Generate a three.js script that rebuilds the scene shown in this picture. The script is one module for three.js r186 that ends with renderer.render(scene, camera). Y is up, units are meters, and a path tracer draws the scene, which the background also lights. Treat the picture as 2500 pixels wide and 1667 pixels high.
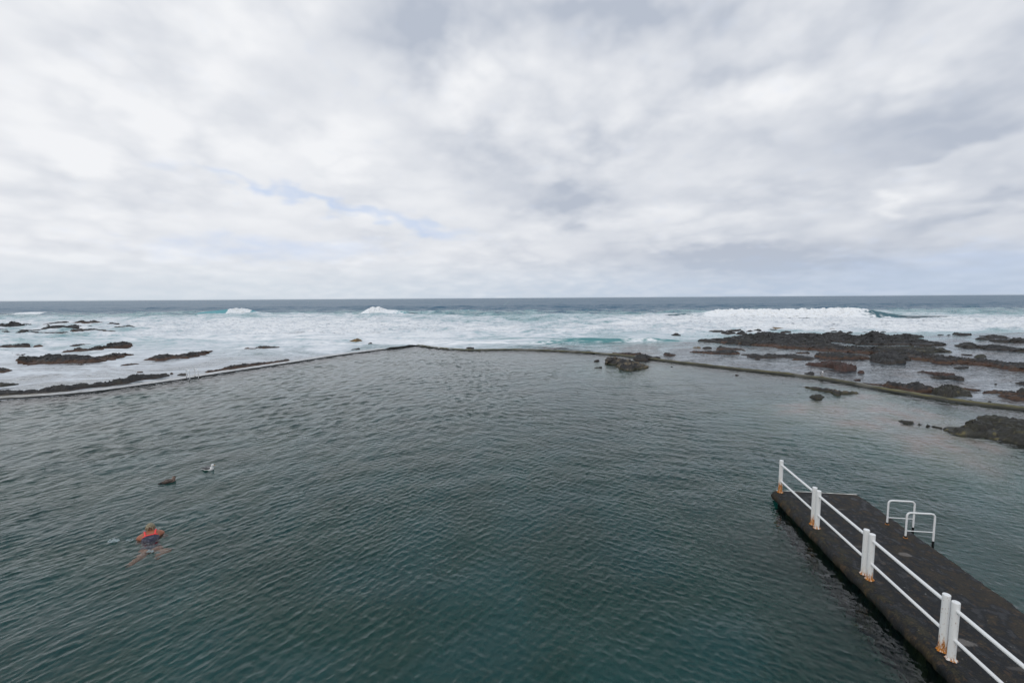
import * as THREE from 'three';
import { MarchingCubes } from 'three/addons/objects/MarchingCubes.js';
import { mergeGeometries, mergeVertices } from 'three/addons/utils/BufferGeometryUtils.js';
import { createNoise2D, createNoise3D } from 'simplex-noise';

// ---------------------------------------------------------------- camera, sky, sun, exposure
const scene = new THREE.Scene();
const camera = new THREE.PerspectiveCamera(72.83, 1024 / 682, 0.1, 30000);
camera.position.set(0, 5.4, 0);
camera.rotation.set(-0.09344, 0, -0.0064);
const renderer = new THREE.WebGLRenderer({ antialias: true });
renderer.toneMapping = THREE.LinearToneMapping;
renderer.toneMappingExposure = 1;
renderer.shadowMap.enabled = true;
const SUN = 0.7;

// ---------------------------------------------------------------- helpers
function mulberry(a) { return () => { a = (a + 0x6d2b79f5) | 0; let t = Math.imul(a ^ (a >>> 15), 1 | a); t = (t + Math.imul(t ^ (t >>> 7), 61 | t)) ^ t; return ((t ^ (t >>> 14)) >>> 0) / 4294967296; }; }
const n2 = createNoise2D(mulberry(11)), n3 = createNoise3D(mulberry(23));
const clamp = (x, a = 0, b = 1) => Math.min(b, Math.max(a, x));
const smooth = (a, b, x) => { const t = clamp((x - a) / (b - a)); return t * t * (3 - 2 * t); };
const lerp = (a, b, t) => a + (b - a) * t;
function fbm2(x, y, oct = 4, gain = 0.5) { let s = 0, a = 1, n = 0; for (let i = 0; i < oct; i++) { s += a * n2(x + i * 17.3, y - i * 9.1); n += a; a *= gain; x *= 2.03; y *= 2.03; } return s / n; }
function fbm3(x, y, z, oct = 4, gain = 0.5) { let s = 0, a = 1, n = 0; for (let i = 0; i < oct; i++) { s += a * n3(x + i * 17.3, y, z - i * 9.1); n += a; a *= gain; x *= 2.03; y *= 2.03; z *= 2.03; } return s / n; }
const names = new Map();
function numbered(name) { const n = names.get(name) ?? 0; names.set(name, n + 1); return n ? name + '_' + String(n).padStart(3, '0') : name; }
function mesh(name, geometry, material, parent) {
  const m = new THREE.Mesh(geometry, material);
  m.name = parent ? name : numbered(name); m.castShadow = m.receiveShadow = true;
  (parent ?? scene).add(m); return m;
}
function tag(o, label, category, group, kind) { Object.assign(o.userData, { label, category }); if (group) o.userData.group = group; if (kind) o.userData.kind = kind; return o; }
function thing(name, label, category, x = 0, y = 0, z = 0, turn = 0, group) {
  const g = new THREE.Group(); g.name = numbered(name); g.position.set(x, y, z); g.rotation.y = turn; scene.add(g); return tag(g, label, category, group);
}
function structure(m) { m.userData.kind = 'structure'; return m; }
function bytes(w, h, fn, srgb, wrap = THREE.RepeatWrapping) {
  const d = new Uint8Array(w * h * 4), o = [0, 0, 0];
  for (let y = 0, k = 0; y < h; y++) for (let x = 0; x < w; x++, k += 4) { fn(x, y, o); d[k] = clamp(o[0]) * 255 + 0.5; d[k + 1] = clamp(o[1]) * 255 + 0.5; d[k + 2] = clamp(o[2]) * 255 + 0.5; d[k + 3] = 255; }
  const t = new THREE.DataTexture(d, w, h, THREE.RGBAFormat, THREE.UnsignedByteType);
  t.wrapS = t.wrapT = wrap; t.magFilter = THREE.LinearFilter; if (srgb) t.colorSpace = THREE.SRGBColorSpace; t.needsUpdate = true; return t;
}
const sr = (l) => (l <= 0.0031308 ? 12.92 * l : 1.055 * Math.pow(l, 1 / 2.4) - 0.055);   // linear to sRGB
const lin = (s) => { s /= 255; return s <= 0.04045 ? s / 12.92 : Math.pow((s + 0.055) / 1.055, 2.4); };

// ---------------------------------------------------------------- the sky: a computed overcast with thin gaps
// soft cloud masses: azimuth, elevation, width, height (degrees), tilt, brighter or darker
const MASSES = [[-11.1, 28.9, 5.7, 4.4, 3, -0.75], [-11.2, 25.9, 3.0, 2.4, 4, -0.30], [-2.4, 25.9, 3.8, 2.0, 0, 0.35], [-41.8, 22.1, 2.6, 1.2, -13, -0.30], [-40.4, 18.0, 4.5, 1.5, -5, 0.30], [-19.6, 17.3, 6.0, 2.2, 5, 0.30], [-26.3, 19.8, 4.3, 3.0, 8, -0.20], [-5.1, 16.4, 9.1, 2.4, -9, -0.45], [-45.8, 9.8, 4.1, 1.4, 9, -0.30], [-40.3, 8.7, 6.7, 1.0, 6, -0.25], [-42.2, 13.2, 2.8, 1.1, -16, 0.30],
  [10.3, 29.6, 9.5, 1.8, -7, -0.55], [24.1, 28.0, 7.1, 1.4, -12, -0.35], [7.9, 24.6, 6.2, 1.6, -4, 0.20], [35.8, 20.1, 7.3, 1.9, -2, 0.40], [22.1, 22.7, 6.8, 0.8, 8, -0.30], [42.1, 16.3, 5.9, 1.5, 13, -0.50], [43.0, 13.7, 4.2, 1.1, 10, -0.60], [24.4, 19.8, 5.7, 1.3, 10, 0.30], [10.4, 17.7, 3.7, 1.1, -4, -0.35], [25.6, 15.6, 4.1, 1.1, -8, -0.30], [5.4, 11.3, 6.5, 2.0, -7, -0.75], [18.0, 9.0, 5.8, 1.7, -4, 0.35], [38.9, 8.5, 1.4, 0.8, -7, 0.55], [44.1, 7.4, 4.3, 0.8, 11, -0.60], [34.8, 6.5, 6.6, 0.9, -5, -0.20], [25.0, 3.9, 13.4, 1.5, -3, -1.05], [31.1, 5.2, 8.8, 0.9, -4, -0.30], [43.8, 12.1, 3.7, 1.1, 4, 0.25], [42, 15, 13, 4.5, 9, -0.3], [4, 29, 16, 3.5, -4, -0.3], [-32, 15, 16, 7, 0, 0.16], [12, 12, 13, 3, -3, -0.18]];
const GAPS = [[-21.3, 10.5, 10.8, 0.6, -10, 0.90], [-25.9, 5.4, 11.7, 1.2, 2, 0.60], [-9.1, 8.3, 3.9, 0.8, -9, 0.50], [41.6, 1.9, 9.8, 2.0, -2, 0.5], [46.9, 3.2, 3.5, 1.1, -4, 0.40]];
function soft(list, az, el) {
  let s = 0;
  for (const [a, e, rx, ry, t, w] of list) {
    const dx = az - a, dy = el - e; if (Math.abs(dx) > 3 * rx + 8 || Math.abs(dy) > 3 * (ry + rx * 0.3)) continue;
    const c = Math.cos(t * 0.01745), q = Math.sin(t * 0.01745), u = (dx * c + dy * q) / rx, v = (-dx * q + dy * c) / ry, r = u * u + v * v;
    if (r < 7) s += w * Math.exp(-r * 0.9);
  }
  return s;
}
{
  const W = 2560, H = 1280, data = new Float32Array(W * H * 4);
  const grey = [lin(184), lin(192), lin(206)], white = [lin(237), lin(239), lin(243)], blue = [lin(186), lin(207), lin(240)], hazeL = [lin(206), lin(216), lin(226)], hazeR = [lin(182), lin(198), lin(219)];
  for (let row = 0; row < H; row++) {
    const up = ((row + 0.5) / H - 0.5) * Math.PI, y = Math.sin(up), el = up * 57.29578;
    for (let col = 0; col < W; col++) {
      const k = (row * W + col) * 4;
      data[k + 3] = 1;
      if (y < -0.01) { data[k] = 0.3; data[k + 1] = 0.36; data[k + 2] = 0.42; continue; }
      const phi = ((col + 0.5) / W - 0.5) * 2 * Math.PI, x = Math.cos(phi) * Math.cos(up), z = Math.sin(phi) * Math.cos(up);
      let az = Math.atan2(x, -z) * 57.29578;
      const e = 1.15 * Math.log(Math.max(el, 0) + 5), near = 1 + 0.8 * Math.exp(-Math.max(el, 0) / 8);
      const X = x * 3.1 * near, Z = z * 3.1 * near, Y = e * 1.7;
      const big = fbm3(X, Y, Z, 3, 0.45), fine = fbm3(X * 3.1 + 20, Y * 3.1, Z * 3.1, 4, 0.5), puff = Math.abs(fbm3(X * 1.05 - 9, Y * 1.35, Z * 1.05, 5, 0.5)) * 2, calm = smooth(-0.5, 0.4, n3(X * 0.8 + 7, Y * 0.8, Z * 0.8));
      const jx = 1.6 * n3(X * 1.6 + 50, Y * 1.6, Z * 1.6) + 2.4 * fine, jy = (1.2 * n3(X * 1.6, Y * 1.6 + 70, Z * 1.6) + 2 * fbm3(X * 3.1, Y * 3.1 + 33, Z * 3.1, 3, 0.5)) * Math.min(0.8, Math.max(el, 0) * 0.05 + 0.12);
      const mass = soft(MASSES, az + jx, el + jy);
      const side = smooth(-35, 40, az) * (1 - smooth(70, 130, az));
      let v = 0.85 - 0.27 * side + mass * 0.8 + big * 0.2 + (fine * 0.15 + (puff - 0.42) * 0.34) * lerp(0.45, 1, calm);
      v = clamp(v, 0, 1.12);
      const gap = clamp(soft(GAPS, az + jx * 0.8, el + jy * 0.9) * 0.85 + fine * 0.25 - 0.1);
      const low = smooth(5.5, 0.2, el) * 0.85;
      const over = smooth(31, 50, el);
      for (let c = 0; c < 3; c++) {
        let q = lerp(grey[c], white[c], v);
        q = lerp(q, blue[c], gap * 0.95);
        q = lerp(q, lerp(hazeL[c], hazeR[c], smooth(-30, 38, az) * (1 - smooth(80, 140, az))), low * (0.75 + 0.25 * smooth(0.35, -0.35, fine)));
        data[k + c] = q * (1 - over * [0.22, 0.15, 0.06][c]);
      }
    }
  }
  const t = new THREE.DataTexture(data, W, H, THREE.RGBAFormat, THREE.FloatType);
  t.mapping = THREE.EquirectangularReflectionMapping; t.magFilter = THREE.LinearFilter; t.needsUpdate = true;
  scene.background = t; scene.environment = t;
}
const sun = new THREE.DirectionalLight(0xfff4e6, SUN);
sun.name = 'sun'; sun.position.set(-60, 95, 55); sun.target.position.set(0, 0, -20); sun.shadow.radius = 36; sun.castShadow = true;
sun.shadow.mapSize.set(2048, 2048);
Object.assign(sun.shadow.camera, { left: -90, right: 90, top: 90, bottom: -90, near: 1, far: 300 });
scene.add(sun, sun.target);

// ---------------------------------------------------------------- outline of the tidal pool (foot of its wall, metres)
const LEFT = [[-90, 0], [-58, -13.2], [-36, -22], [-28.17, -25.05], [-27.26, -25.39], [-26.41, -25.8], [-25.35, -26.4], [-24.62, -27.15], [-23.94, -28.1], [-22.89, -29.97], [-22.19, -31.55], [-21.32, -33.48], [-20.3, -35.7], [-18.6, -39.5], [-17.23, -42.8], [-15.9, -45.3], [-14.6, -47.4], [-12.67, -50.4], [-11.06, -53.02]];
const RIGHT = [[-11.06, -53.02], [-8.89, -50.64], [-6.49, -48.6], [-4.14, -47.5], [-1.70, -47.74], [1.91, -47.34], [4.48, -46.25], [6.91, -44.93], [9.18, -43.2], [11.6, -40.4], [13.18, -38.1], [14.92, -36.10], [16.35, -34.12], [18.4, -31.99], [19.5, -30.6], [20.18, -29.5], [20.77, -27.97], [21.13, -26.3], [21.60, -24.86], [22.19, -23.54], [22.85, -22.5], [24.01, -21.31], [30, -15.8], [60, 12]];
const POOL = [...LEFT, ...RIGHT.slice(1), [60, 30], [-90, 30]];
function inPool(x, z) {
  let inside = false;
  for (let i = 0, j = POOL.length - 1; i < POOL.length; j = i++) {
    const [xi, zi] = POOL[i], [xj, zj] = POOL[j];
    if ((zi > z) !== (zj > z) && x < ((xj - xi) * (z - zi)) / (zj - zi) + xi) inside = !inside;
  }
  return inside;
}

// ---------------------------------------------------------------- waves
// a train of sine waves round one heading (degrees, 0 = towards +x, 90 = away from the promenade)
function train(seed, heading, spread, n, l0, l1, slope) {
  const r = mulberry(seed), out = []; let sum = 0;
  for (let i = 0; i < n; i++) {
    const l = l0 * Math.pow(l1 / l0, (i + r()) / n), a = ((heading + spread * (r() + r() + r() - 1.5)) * Math.PI) / 180, k = (2 * Math.PI) / l, s = 0.6 + 0.8 * r();
    out.push({ l, kx: k * Math.cos(a), kz: -k * Math.sin(a), k, s, p: r() * 6.2832 }); sum += s * s * 0.5;
  }
  const f = slope / Math.sqrt(sum); for (const w of out) w.a = (w.s * f) / w.k; return out;
}
const SINE = new Float32Array(8192); for (let i = 0; i < 8192; i++) SINE[i] = Math.sin((i / 8192) * 2 * Math.PI);
// o: height, two slopes, two sideways shifts that sharpen the crests, and what they add to the slope
function addWaves(list, x, z, w, cell, o, sharp = 0) {
  for (let i = 0; i < list.length; i++) {
    const c = list[i]; let keep = c.l / cell / 1.2 - 1.5; if (keep <= 0) continue; if (keep > 1) keep = 1;
    const ph = Math.floor((c.kx * x + c.kz * z + c.p) * 1303.797), a = c.a * w * keep, sn = SINE[ph & 8191], cs = SINE[(ph + 2048) & 8191], s = a * cs;
    o[0] += a * sn; o[1] += s * c.kx; o[2] += s * c.kz; if (sharp) { o[3] += (sharp * s * c.kx) / c.k; o[4] += (sharp * s * c.kz) / c.k; o[5] += sharp * a * c.k * sn; }
  }
}
// tileable small ripples as a normal map, N texels over one tile
const RIPPLES = (() => {
  const N = 1024, TILE = 9, r = mulberry(77), h = new Float32Array(N * N), table = new Float32Array(N);
  for (let i = 0; i < N; i++) table[i] = Math.sin((i / N) * 2 * Math.PI);
  for (let i = 0; i < 70; i++) {
    const l = 0.075 * Math.pow(0.4 / 0.075, r()), base = i % 5 < 2 ? -25 : i % 5 < 4 ? 48 : r() * 360, a = ((base + 70 * (r() + r() - 1)) * Math.PI) / 180;
    const kx = Math.round((TILE / l) * Math.cos(a)), ky = Math.round((TILE / l) * Math.sin(a)), p = Math.floor(r() * N), amp = (l / TILE) * (0.5 + r());
    for (let y = 0, k = 0; y < N; y++) { let q = (ky * y + p) & (N - 1); for (let x = 0; x < N; x++, k++) { h[k] += amp * table[q]; q = (q + kx) & (N - 1); } }
  }
  const gx = new Float32Array(N * N), gy = new Float32Array(N * N); let ss = 0;
  for (let y = 0, k = 0; y < N; y++) for (let x = 0; x < N; x++, k++) {
    gx[k] = h[y * N + ((x + 1) & (N - 1))] - h[y * N + ((x - 1) & (N - 1))]; gy[k] = h[((y + 1) & (N - 1)) * N + x] - h[((y - 1) & (N - 1)) * N + x]; ss += gx[k] * gx[k] + gy[k] * gy[k];
  }
  const f = 0.13 / Math.sqrt(ss / (N * N)), d = new Float32Array(N * N * 4);
  for (let k = 0; k < N * N; k++) { const nx = -gx[k] * f, ny = -gy[k] * f, q = 1 / Math.hypot(nx, ny, 1); d[k * 4] = nx * q * 0.5 + 0.5; d[k * 4 + 1] = ny * q * 0.5 + 0.5; d[k * 4 + 2] = q * 0.5 + 0.5; d[k * 4 + 3] = 1; }
  const t = new THREE.DataTexture(d, N, N, THREE.RGBAFormat, THREE.FloatType);
  t.wrapS = t.wrapT = THREE.RepeatWrapping; t.magFilter = THREE.LinearFilter; t.needsUpdate = true; t.userData = { tile: TILE };
  return t;
})();
const ripples = (scale) => { const t = RIPPLES.clone(); t.channel = 1; t.repeat.set(1 / (RIPPLES.userData.tile * scale), 1 / (RIPPLES.userData.tile * scale)); t.needsUpdate = true; return t; };

// a sheet of water: rows at the distances D from the promenade, each row as wide as the view of the bay needs
function waterSheet(D, cols, half, height, keep, mapUV) {
  const rows = D.length, P = new Float32Array(rows * cols * 3), N = new Float32Array(rows * cols * 3), A = new Float32Array(rows * cols * 2), B = new Float32Array(rows * cols * 2), I = [], ok = new Uint8Array(rows * cols), o = new Float64Array(6);
  for (let i = 0, v = 0; i < rows; i++) {
    const d = D[i], hw = half(d), cell = Math.max((2 * hw) / (cols - 1), i ? d - D[i - 1] : D[1] - D[0]);
    for (let j = 0; j < cols; j++, v++) {
      const x = -hw + (2 * hw * j) / (cols - 1), z = -d;
      ok[v] = keep(x, z) ? 1 : 0; o.fill(0);
      if (ok[v]) height(x, z, cell, o);
      P[v * 3] = x + o[3]; P[v * 3 + 1] = o[0]; P[v * 3 + 2] = z + o[4];
      const up = Math.max(0.35, 1 - o[5]), q = 1 / Math.hypot(o[1], o[2], up); N[v * 3] = -o[1] * q; N[v * 3 + 1] = up * q; N[v * 3 + 2] = -o[2] * q;
      const m = mapUV(x, z); A[v * 2] = m[0]; A[v * 2 + 1] = m[1]; B[v * 2] = x; B[v * 2 + 1] = -z;
    }
  }
  for (let i = 0; i < rows - 1; i++) for (let j = 0; j < cols - 1; j++) {
    const a = i * cols + j, b = a + 1, c = a + cols, e = c + 1;
    if (ok[a] && ok[b] && ok[c] && ok[e]) I.push(a, b, e, a, e, c);
  }
  const g = new THREE.BufferGeometry();
  g.setAttribute('position', new THREE.BufferAttribute(P, 3)); g.setAttribute('normal', new THREE.BufferAttribute(N, 3));
  g.setAttribute('uv', new THREE.BufferAttribute(A, 2)); g.setAttribute('uv1', new THREE.BufferAttribute(B, 2)); g.setIndex(new THREE.BufferAttribute(new Uint32Array(I), 1));
  return g;
}

// ---------------------------------------------------------------- pool floor and pool water
const SHALLOWS = [[17.8, -20.8, 3.2, 1.75], [16.8, -17.6, 3.2, 1.75], [14.3, -21.7, 3.4, 1.7], [14.6, -14.6, 2.2, 1.2], [8.5, -36, 4.5, 1.4], [20, -26, 3, 1.5], [-23, -27, 2, 0.6]];
const floorDepth = (x, z) => { let d = 1.95 + 0.18 * n2(x * 0.25, z * 0.25) + 0.08 * n2(x * 0.9, z * 0.9); for (const [a, b, r, k] of SHALLOWS) d -= k * Math.exp(-((x - a) ** 2 + (z - b) ** 2) / (r * r)); return -Math.max(0.13, d); };
{
  const g = new THREE.PlaneGeometry(150, 90, 210, 130); g.rotateX(-Math.PI / 2); g.translate(-15, 0, -25);
  const p = g.attributes.position, col = new Float32Array(p.count * 3);
  for (let i = 0; i < p.count; i++) {
    const x = p.getX(i), z = p.getZ(i), y = floorDepth(x, z); p.setY(i, y);
    const weed = smooth(-0.12, 0.22, fbm2(x * 0.3, z * 0.3, 5, 0.6) + 0.08 + smooth(2.6, 1.2, Math.hypot(x - 6.9, Math.max(0, -z - 11.5)))), pale = smooth(-0.15, 0.3, fbm2(x * 0.5 + 30, z * 0.5, 3)) * smooth(-0.75, -0.3, y);  // weed patches; round the jetty foot, shade painted into the bed colour
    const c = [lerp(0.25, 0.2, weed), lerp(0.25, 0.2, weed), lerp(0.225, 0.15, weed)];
    col[i * 3] = lerp(c[0], 0.32, pale); col[i * 3 + 1] = lerp(c[1], 0.21, pale); col[i * 3 + 2] = lerp(c[2], 0.17, pale);
  }
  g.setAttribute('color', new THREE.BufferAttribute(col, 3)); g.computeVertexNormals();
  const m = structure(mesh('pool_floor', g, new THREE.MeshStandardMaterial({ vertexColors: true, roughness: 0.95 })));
  m.userData.label = 'dark weedy bed of the tidal pool under its water';
}
const SWIM = [-8.39, -10.235];
{
  const chop = train(5, -25, 46, 34, 0.085, 0.27, 1), cross = train(9, 50, 46, 34, 0.08, 0.25, 1), breeze = train(19, 48, 60, 20, 0.27, 0.7, 1), swell = train(13, -40, 90, 12, 0.6, 2.8, 1), wind = train(17, -8, 70, 22, 0.36, 1.0, 1);
  const D = []; for (let d = 4; d < 55.5; d += clamp(0.022 * Math.pow(d / 8, 1.35), 0.022, 0.135)) D.push(d);
  const height = (x, z, cell, o) => {
    const t = smooth(-14, 12, x + z * 0.15), gust = 0.85 + 0.3 * n2(x * 0.11 + 3, z * 0.11);
    let calm = 1 - 0.42 * smooth(4, 15, x) * smooth(-16, -24, z) - 0.6 * smooth(2.8, 5.8, x) * smooth(-13, -9, z);
    calm *= (1 - 0.3 * smooth(-24, -42, z)) * (1 - 0.15 * smooth(-2, -9, x) * smooth(-9, -6.5, z));
    const w = gust * calm;
    addWaves(chop, x, z, w * lerp(0.14, 0.085, t), cell, o, 0.75);
    addWaves(cross, x, z, w * lerp(0.065, 0.13, t), cell, o, 0.75);
    addWaves(wind, x, z, 0.12 * gust * smooth(6, -6, x + 0.2 * z + 4) * smooth(-9, -20, z), cell, o, 0.6);
    addWaves(breeze, x, z, w * 0.085 * smooth(-10, 2, x - 0.2 * z - 4) * smooth(-8, -18, z), cell, o, 0.6);
    addWaves(wind, x, z, w * 0.05 * smooth(-2, -8, x) * smooth(-20, -9, z), cell, o, 0.6);
    addWaves(swell, x, z, 0.034 * gust * (0.5 + 0.5 * calm), cell, o);
    const dx = x - SWIM[0], dz = z - SWIM[1], r = Math.hypot(dx, dz);           // the rings a swimmer pushes out
    if (r < 3 && cell < 0.12) { const k = 6.2832 / 0.3, a = 0.016 * Math.exp(-r * 1.3) * smooth(0.15, 0.5, r) * (0.6 + 0.8 * n2(dx * 1.2, dz * 1.2)), ph = k * r + 1 + 1.6 * n2(dx * 1.5 + 9, dz * 1.5), s = a * k * Math.cos(ph); o[0] += a * Math.sin(ph); o[1] += (s * dx) / (r + 1e-4); o[2] += (s * dz) / (r + 1e-4); }
  };
  const keep = (x, z) => inPool(x, z) || inPool(x, z + 0.22) || inPool(x + 0.2, z) || inPool(x - 0.2, z);
  const g = waterSheet(D, 1130, (d) => 3 + 1.17 * d, height, keep, (x, z) => [x, -z]);
  const rough = bytes(64, 64, (x, y, o) => { o[0] = o[1] = o[2] = 0.07 + 0.03 * n2(x * 0.1, y * 0.1); });
  rough.repeat.set(1 / 16, 1 / 16);
  const m = new THREE.MeshPhysicalMaterial({ color: 0xffffff, roughness: 0.4, roughnessMap: rough, metalness: 0, ior: 1.333, transmission: 1, thickness: 2, attenuationColor: new THREE.Color().setRGB(0.23, 0.585, 0.595), attenuationDistance: 2.2, normalMap: ripples(1), normalScale: new THREE.Vector2(0.46, 0.46) });
  tag(structure(mesh('pool_water', g, m)), 'dark green grey rippled sea water filling the walled tidal pool', 'water');
}

// ---------------------------------------------------------------- the sea: lagoon, surf and open water
const FX = [-1.106, -0.871, -0.636, -0.4, -0.166, 0.07, 0.305, 0.54, 0.775, 1.106];
const FD = [30, 38, 46, 55, 64, 76.5, 96, 120, 151, 191, 240, 300];
const FOAM = [[.5, .42, .36, .3, .2, .1, .04, .02, .01, .01], [.58, .56, .48, .34, .2, .1, .05, .03, .02, .01], [.66, .66, .62, .52, .35, .2, .08, .04, .03, .02], [.62, .62, .7, .75, .8, .42, .12, .06, .04, .03], [.58, .62, .75, .85, .86, .6, .55, .45, .3, .15],
  [.55, .6, .85, .95, .88, .72, .78, .9, .95, .95], [.62, .72, .95, 1, .8, .55, .82, 1, 1, 1], [.7, .78, .88, .95, .7, .45, .85, 1, .82, .6], [.42, .5, .55, .75, .55, .3, .25, .75, .5, .25], [.15, .2, .28, .3, .26, .08, .03, .2, .12, .06], [.02, .02, .03, .03, .02, 0, 0, 0, 0, 0], [0, 0, 0, 0, 0, 0, 0, 0, 0, 0]];
function foamCover(x, d) {
  const t = clamp((x / d + 1.3) / 2.6) * 2.6 - 1.3; let i = 0, j = 0;
  while (i < FX.length - 2 && t > FX[i + 1]) i++; while (j < FD.length - 2 && d > FD[j + 1]) j++;
  const u = clamp((t - FX[i]) / (FX[i + 1] - FX[i])), v = clamp((d - FD[j]) / (FD[j + 1] - FD[j]));
  return lerp(lerp(FOAM[j][i], FOAM[j][i + 1], u), lerp(FOAM[j + 1][i], FOAM[j + 1][i + 1], u), v);
}
// how foamy the sea is at a place: under -0.4 clear water, 0 full of bubbles, over 0.8 thick white
function foamAt(x, d) {
  const k = d < 70 ? 1.5 : 1;
  const wx = n2(x * 0.05, d * 0.05) * 6, wd = n2(x * 0.06 + 50, d * 0.06) * 5;
  let c = foamCover(x + wx, d + wd * (d > 60 ? 1 : 0.5));
  const a = fbm2((x + wx) * 0.055 * k, (d + wd) * 0.13 * k, 5, 0.6), lace = 1 - Math.abs(fbm2(x * 0.28 * k + wx * 0.3, d * 0.5 * k, 4, 0.6)) * 2.4;
  const streak = fbm2(x * 0.12 + 30, d * (d > 75 ? 0.35 : 0.8), 3, 0.6), q = c * 1.45 - 0.48 + a * 0.6 + (lace - 0.4) * 0.2 + streak * 0.28;
  return q - 0.35 * smooth(125, 235, d) * (1 - c);
}
function seaMap(w, h, x0, x1, d0, d1, deep) {
  const rough = new Float32Array(w * h);
  const map = bytes(w, h, (i, j, o) => {
    const x = lerp(x0, x1, (i + 0.5) / w), d = lerp(d0, d1, (j + 0.5) / h), q = foamAt(x, d);
    const shoal = smooth(0.0, 0.5, fbm2(x * 0.12 + 7, d * 0.2, 4)) * smooth(75, 45, d) * 0.55;
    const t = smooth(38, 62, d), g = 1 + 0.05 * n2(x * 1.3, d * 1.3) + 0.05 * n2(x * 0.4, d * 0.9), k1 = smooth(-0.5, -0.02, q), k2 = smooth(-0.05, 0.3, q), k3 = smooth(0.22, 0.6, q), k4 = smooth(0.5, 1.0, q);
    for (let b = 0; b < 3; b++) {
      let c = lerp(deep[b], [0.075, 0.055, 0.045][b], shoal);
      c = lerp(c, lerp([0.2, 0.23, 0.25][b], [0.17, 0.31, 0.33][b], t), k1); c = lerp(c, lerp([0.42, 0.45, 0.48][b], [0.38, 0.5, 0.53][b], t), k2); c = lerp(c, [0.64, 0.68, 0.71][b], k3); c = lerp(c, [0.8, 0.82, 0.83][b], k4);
      o[b] = sr(c * g);
    }
    rough[j * w + i] = lerp(0.1 + 0.25 * smooth(100, 260, d), 0.8, Math.max(k3, k2 * 0.4));
  }, true, THREE.ClampToEdgeWrapping);
  const rm = bytes(w, h, (i, j, o) => { o[0] = o[1] = o[2] = rough[j * w + i]; }, false, THREE.ClampToEdgeWrapping);
  return [map, rm];
}
{
  const SPLIT = 75, chop = train(31, 68, 70, 22, 0.35, 2.2, 1), surf = train(37, 86, 30, 20, 1.6, 12, 1), swell = train(41, 80, 46, 26, 6, 70, 1);
  const height = (x, z, cell, o) => {
    const d = -z, f = foamCover(x, d);
    const near = smooth(34, 60, d) * (x > 8 ? smooth(58, 80, d) : 1);
    addWaves(chop, x, z, lerp(0.05, 0.13, near) * (1 - 0.5 * f), cell, o);
    addWaves(surf, x, z, lerp(0.006, 0.19, near), cell, o, 0.4);
    if (d > 60) addWaves(swell, x, z, 0.07 * smooth(60, 160, d), cell, o);
    if (d > 70) { const e = 0.3, b = (u, v) => (fbm2(u * 0.3, v * 0.55, 4, 0.6) * 0.42 + fbm2(u * 0.05, v * 0.2, 2) * 0.4) * f * smooth(230, 150, v), q = b(x, d); o[0] += q; if (d < 240) { o[1] += (b(x + e, d) - q) / e; o[2] -= (b(x, d + e) - q) / e; } }
  };
  const outside = (x, z) => !inPool(x, z) || !inPool(x, z - 0.3) || !inPool(x - 0.22, z) || !inPool(x + 0.22, z);
  const half = (d) => 10 + 1.25 * d;
  const D1 = []; for (let d = 14; d < SPLIT; d += clamp(0.0042 * d, 0.1, 0.3)) D1.push(d); D1.push(SPLIT);
  const D2 = [SPLIT]; for (let d = SPLIT; d < 14000;) { d += d * (d < 330 ? 0.0062 : d < 1200 ? 0.014 : 0.05); D2.push(d); }
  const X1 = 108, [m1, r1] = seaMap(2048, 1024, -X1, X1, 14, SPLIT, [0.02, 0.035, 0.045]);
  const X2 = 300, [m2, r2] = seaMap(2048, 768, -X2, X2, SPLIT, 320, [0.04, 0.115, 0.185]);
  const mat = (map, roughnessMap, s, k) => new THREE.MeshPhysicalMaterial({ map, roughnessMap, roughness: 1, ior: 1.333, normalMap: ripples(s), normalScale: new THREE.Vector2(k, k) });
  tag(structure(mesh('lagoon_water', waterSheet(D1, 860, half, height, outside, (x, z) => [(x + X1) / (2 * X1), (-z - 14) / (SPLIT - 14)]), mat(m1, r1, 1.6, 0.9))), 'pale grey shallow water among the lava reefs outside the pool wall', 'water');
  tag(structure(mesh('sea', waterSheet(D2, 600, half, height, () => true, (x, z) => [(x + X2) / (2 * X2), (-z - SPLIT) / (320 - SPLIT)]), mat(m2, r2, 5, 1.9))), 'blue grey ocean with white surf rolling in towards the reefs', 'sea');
}

// ---------------------------------------------------------------- breaking waves
const FOAM_SKIN = new THREE.MeshStandardMaterial({ vertexColors: true, roughness: 0.7 });
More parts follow.
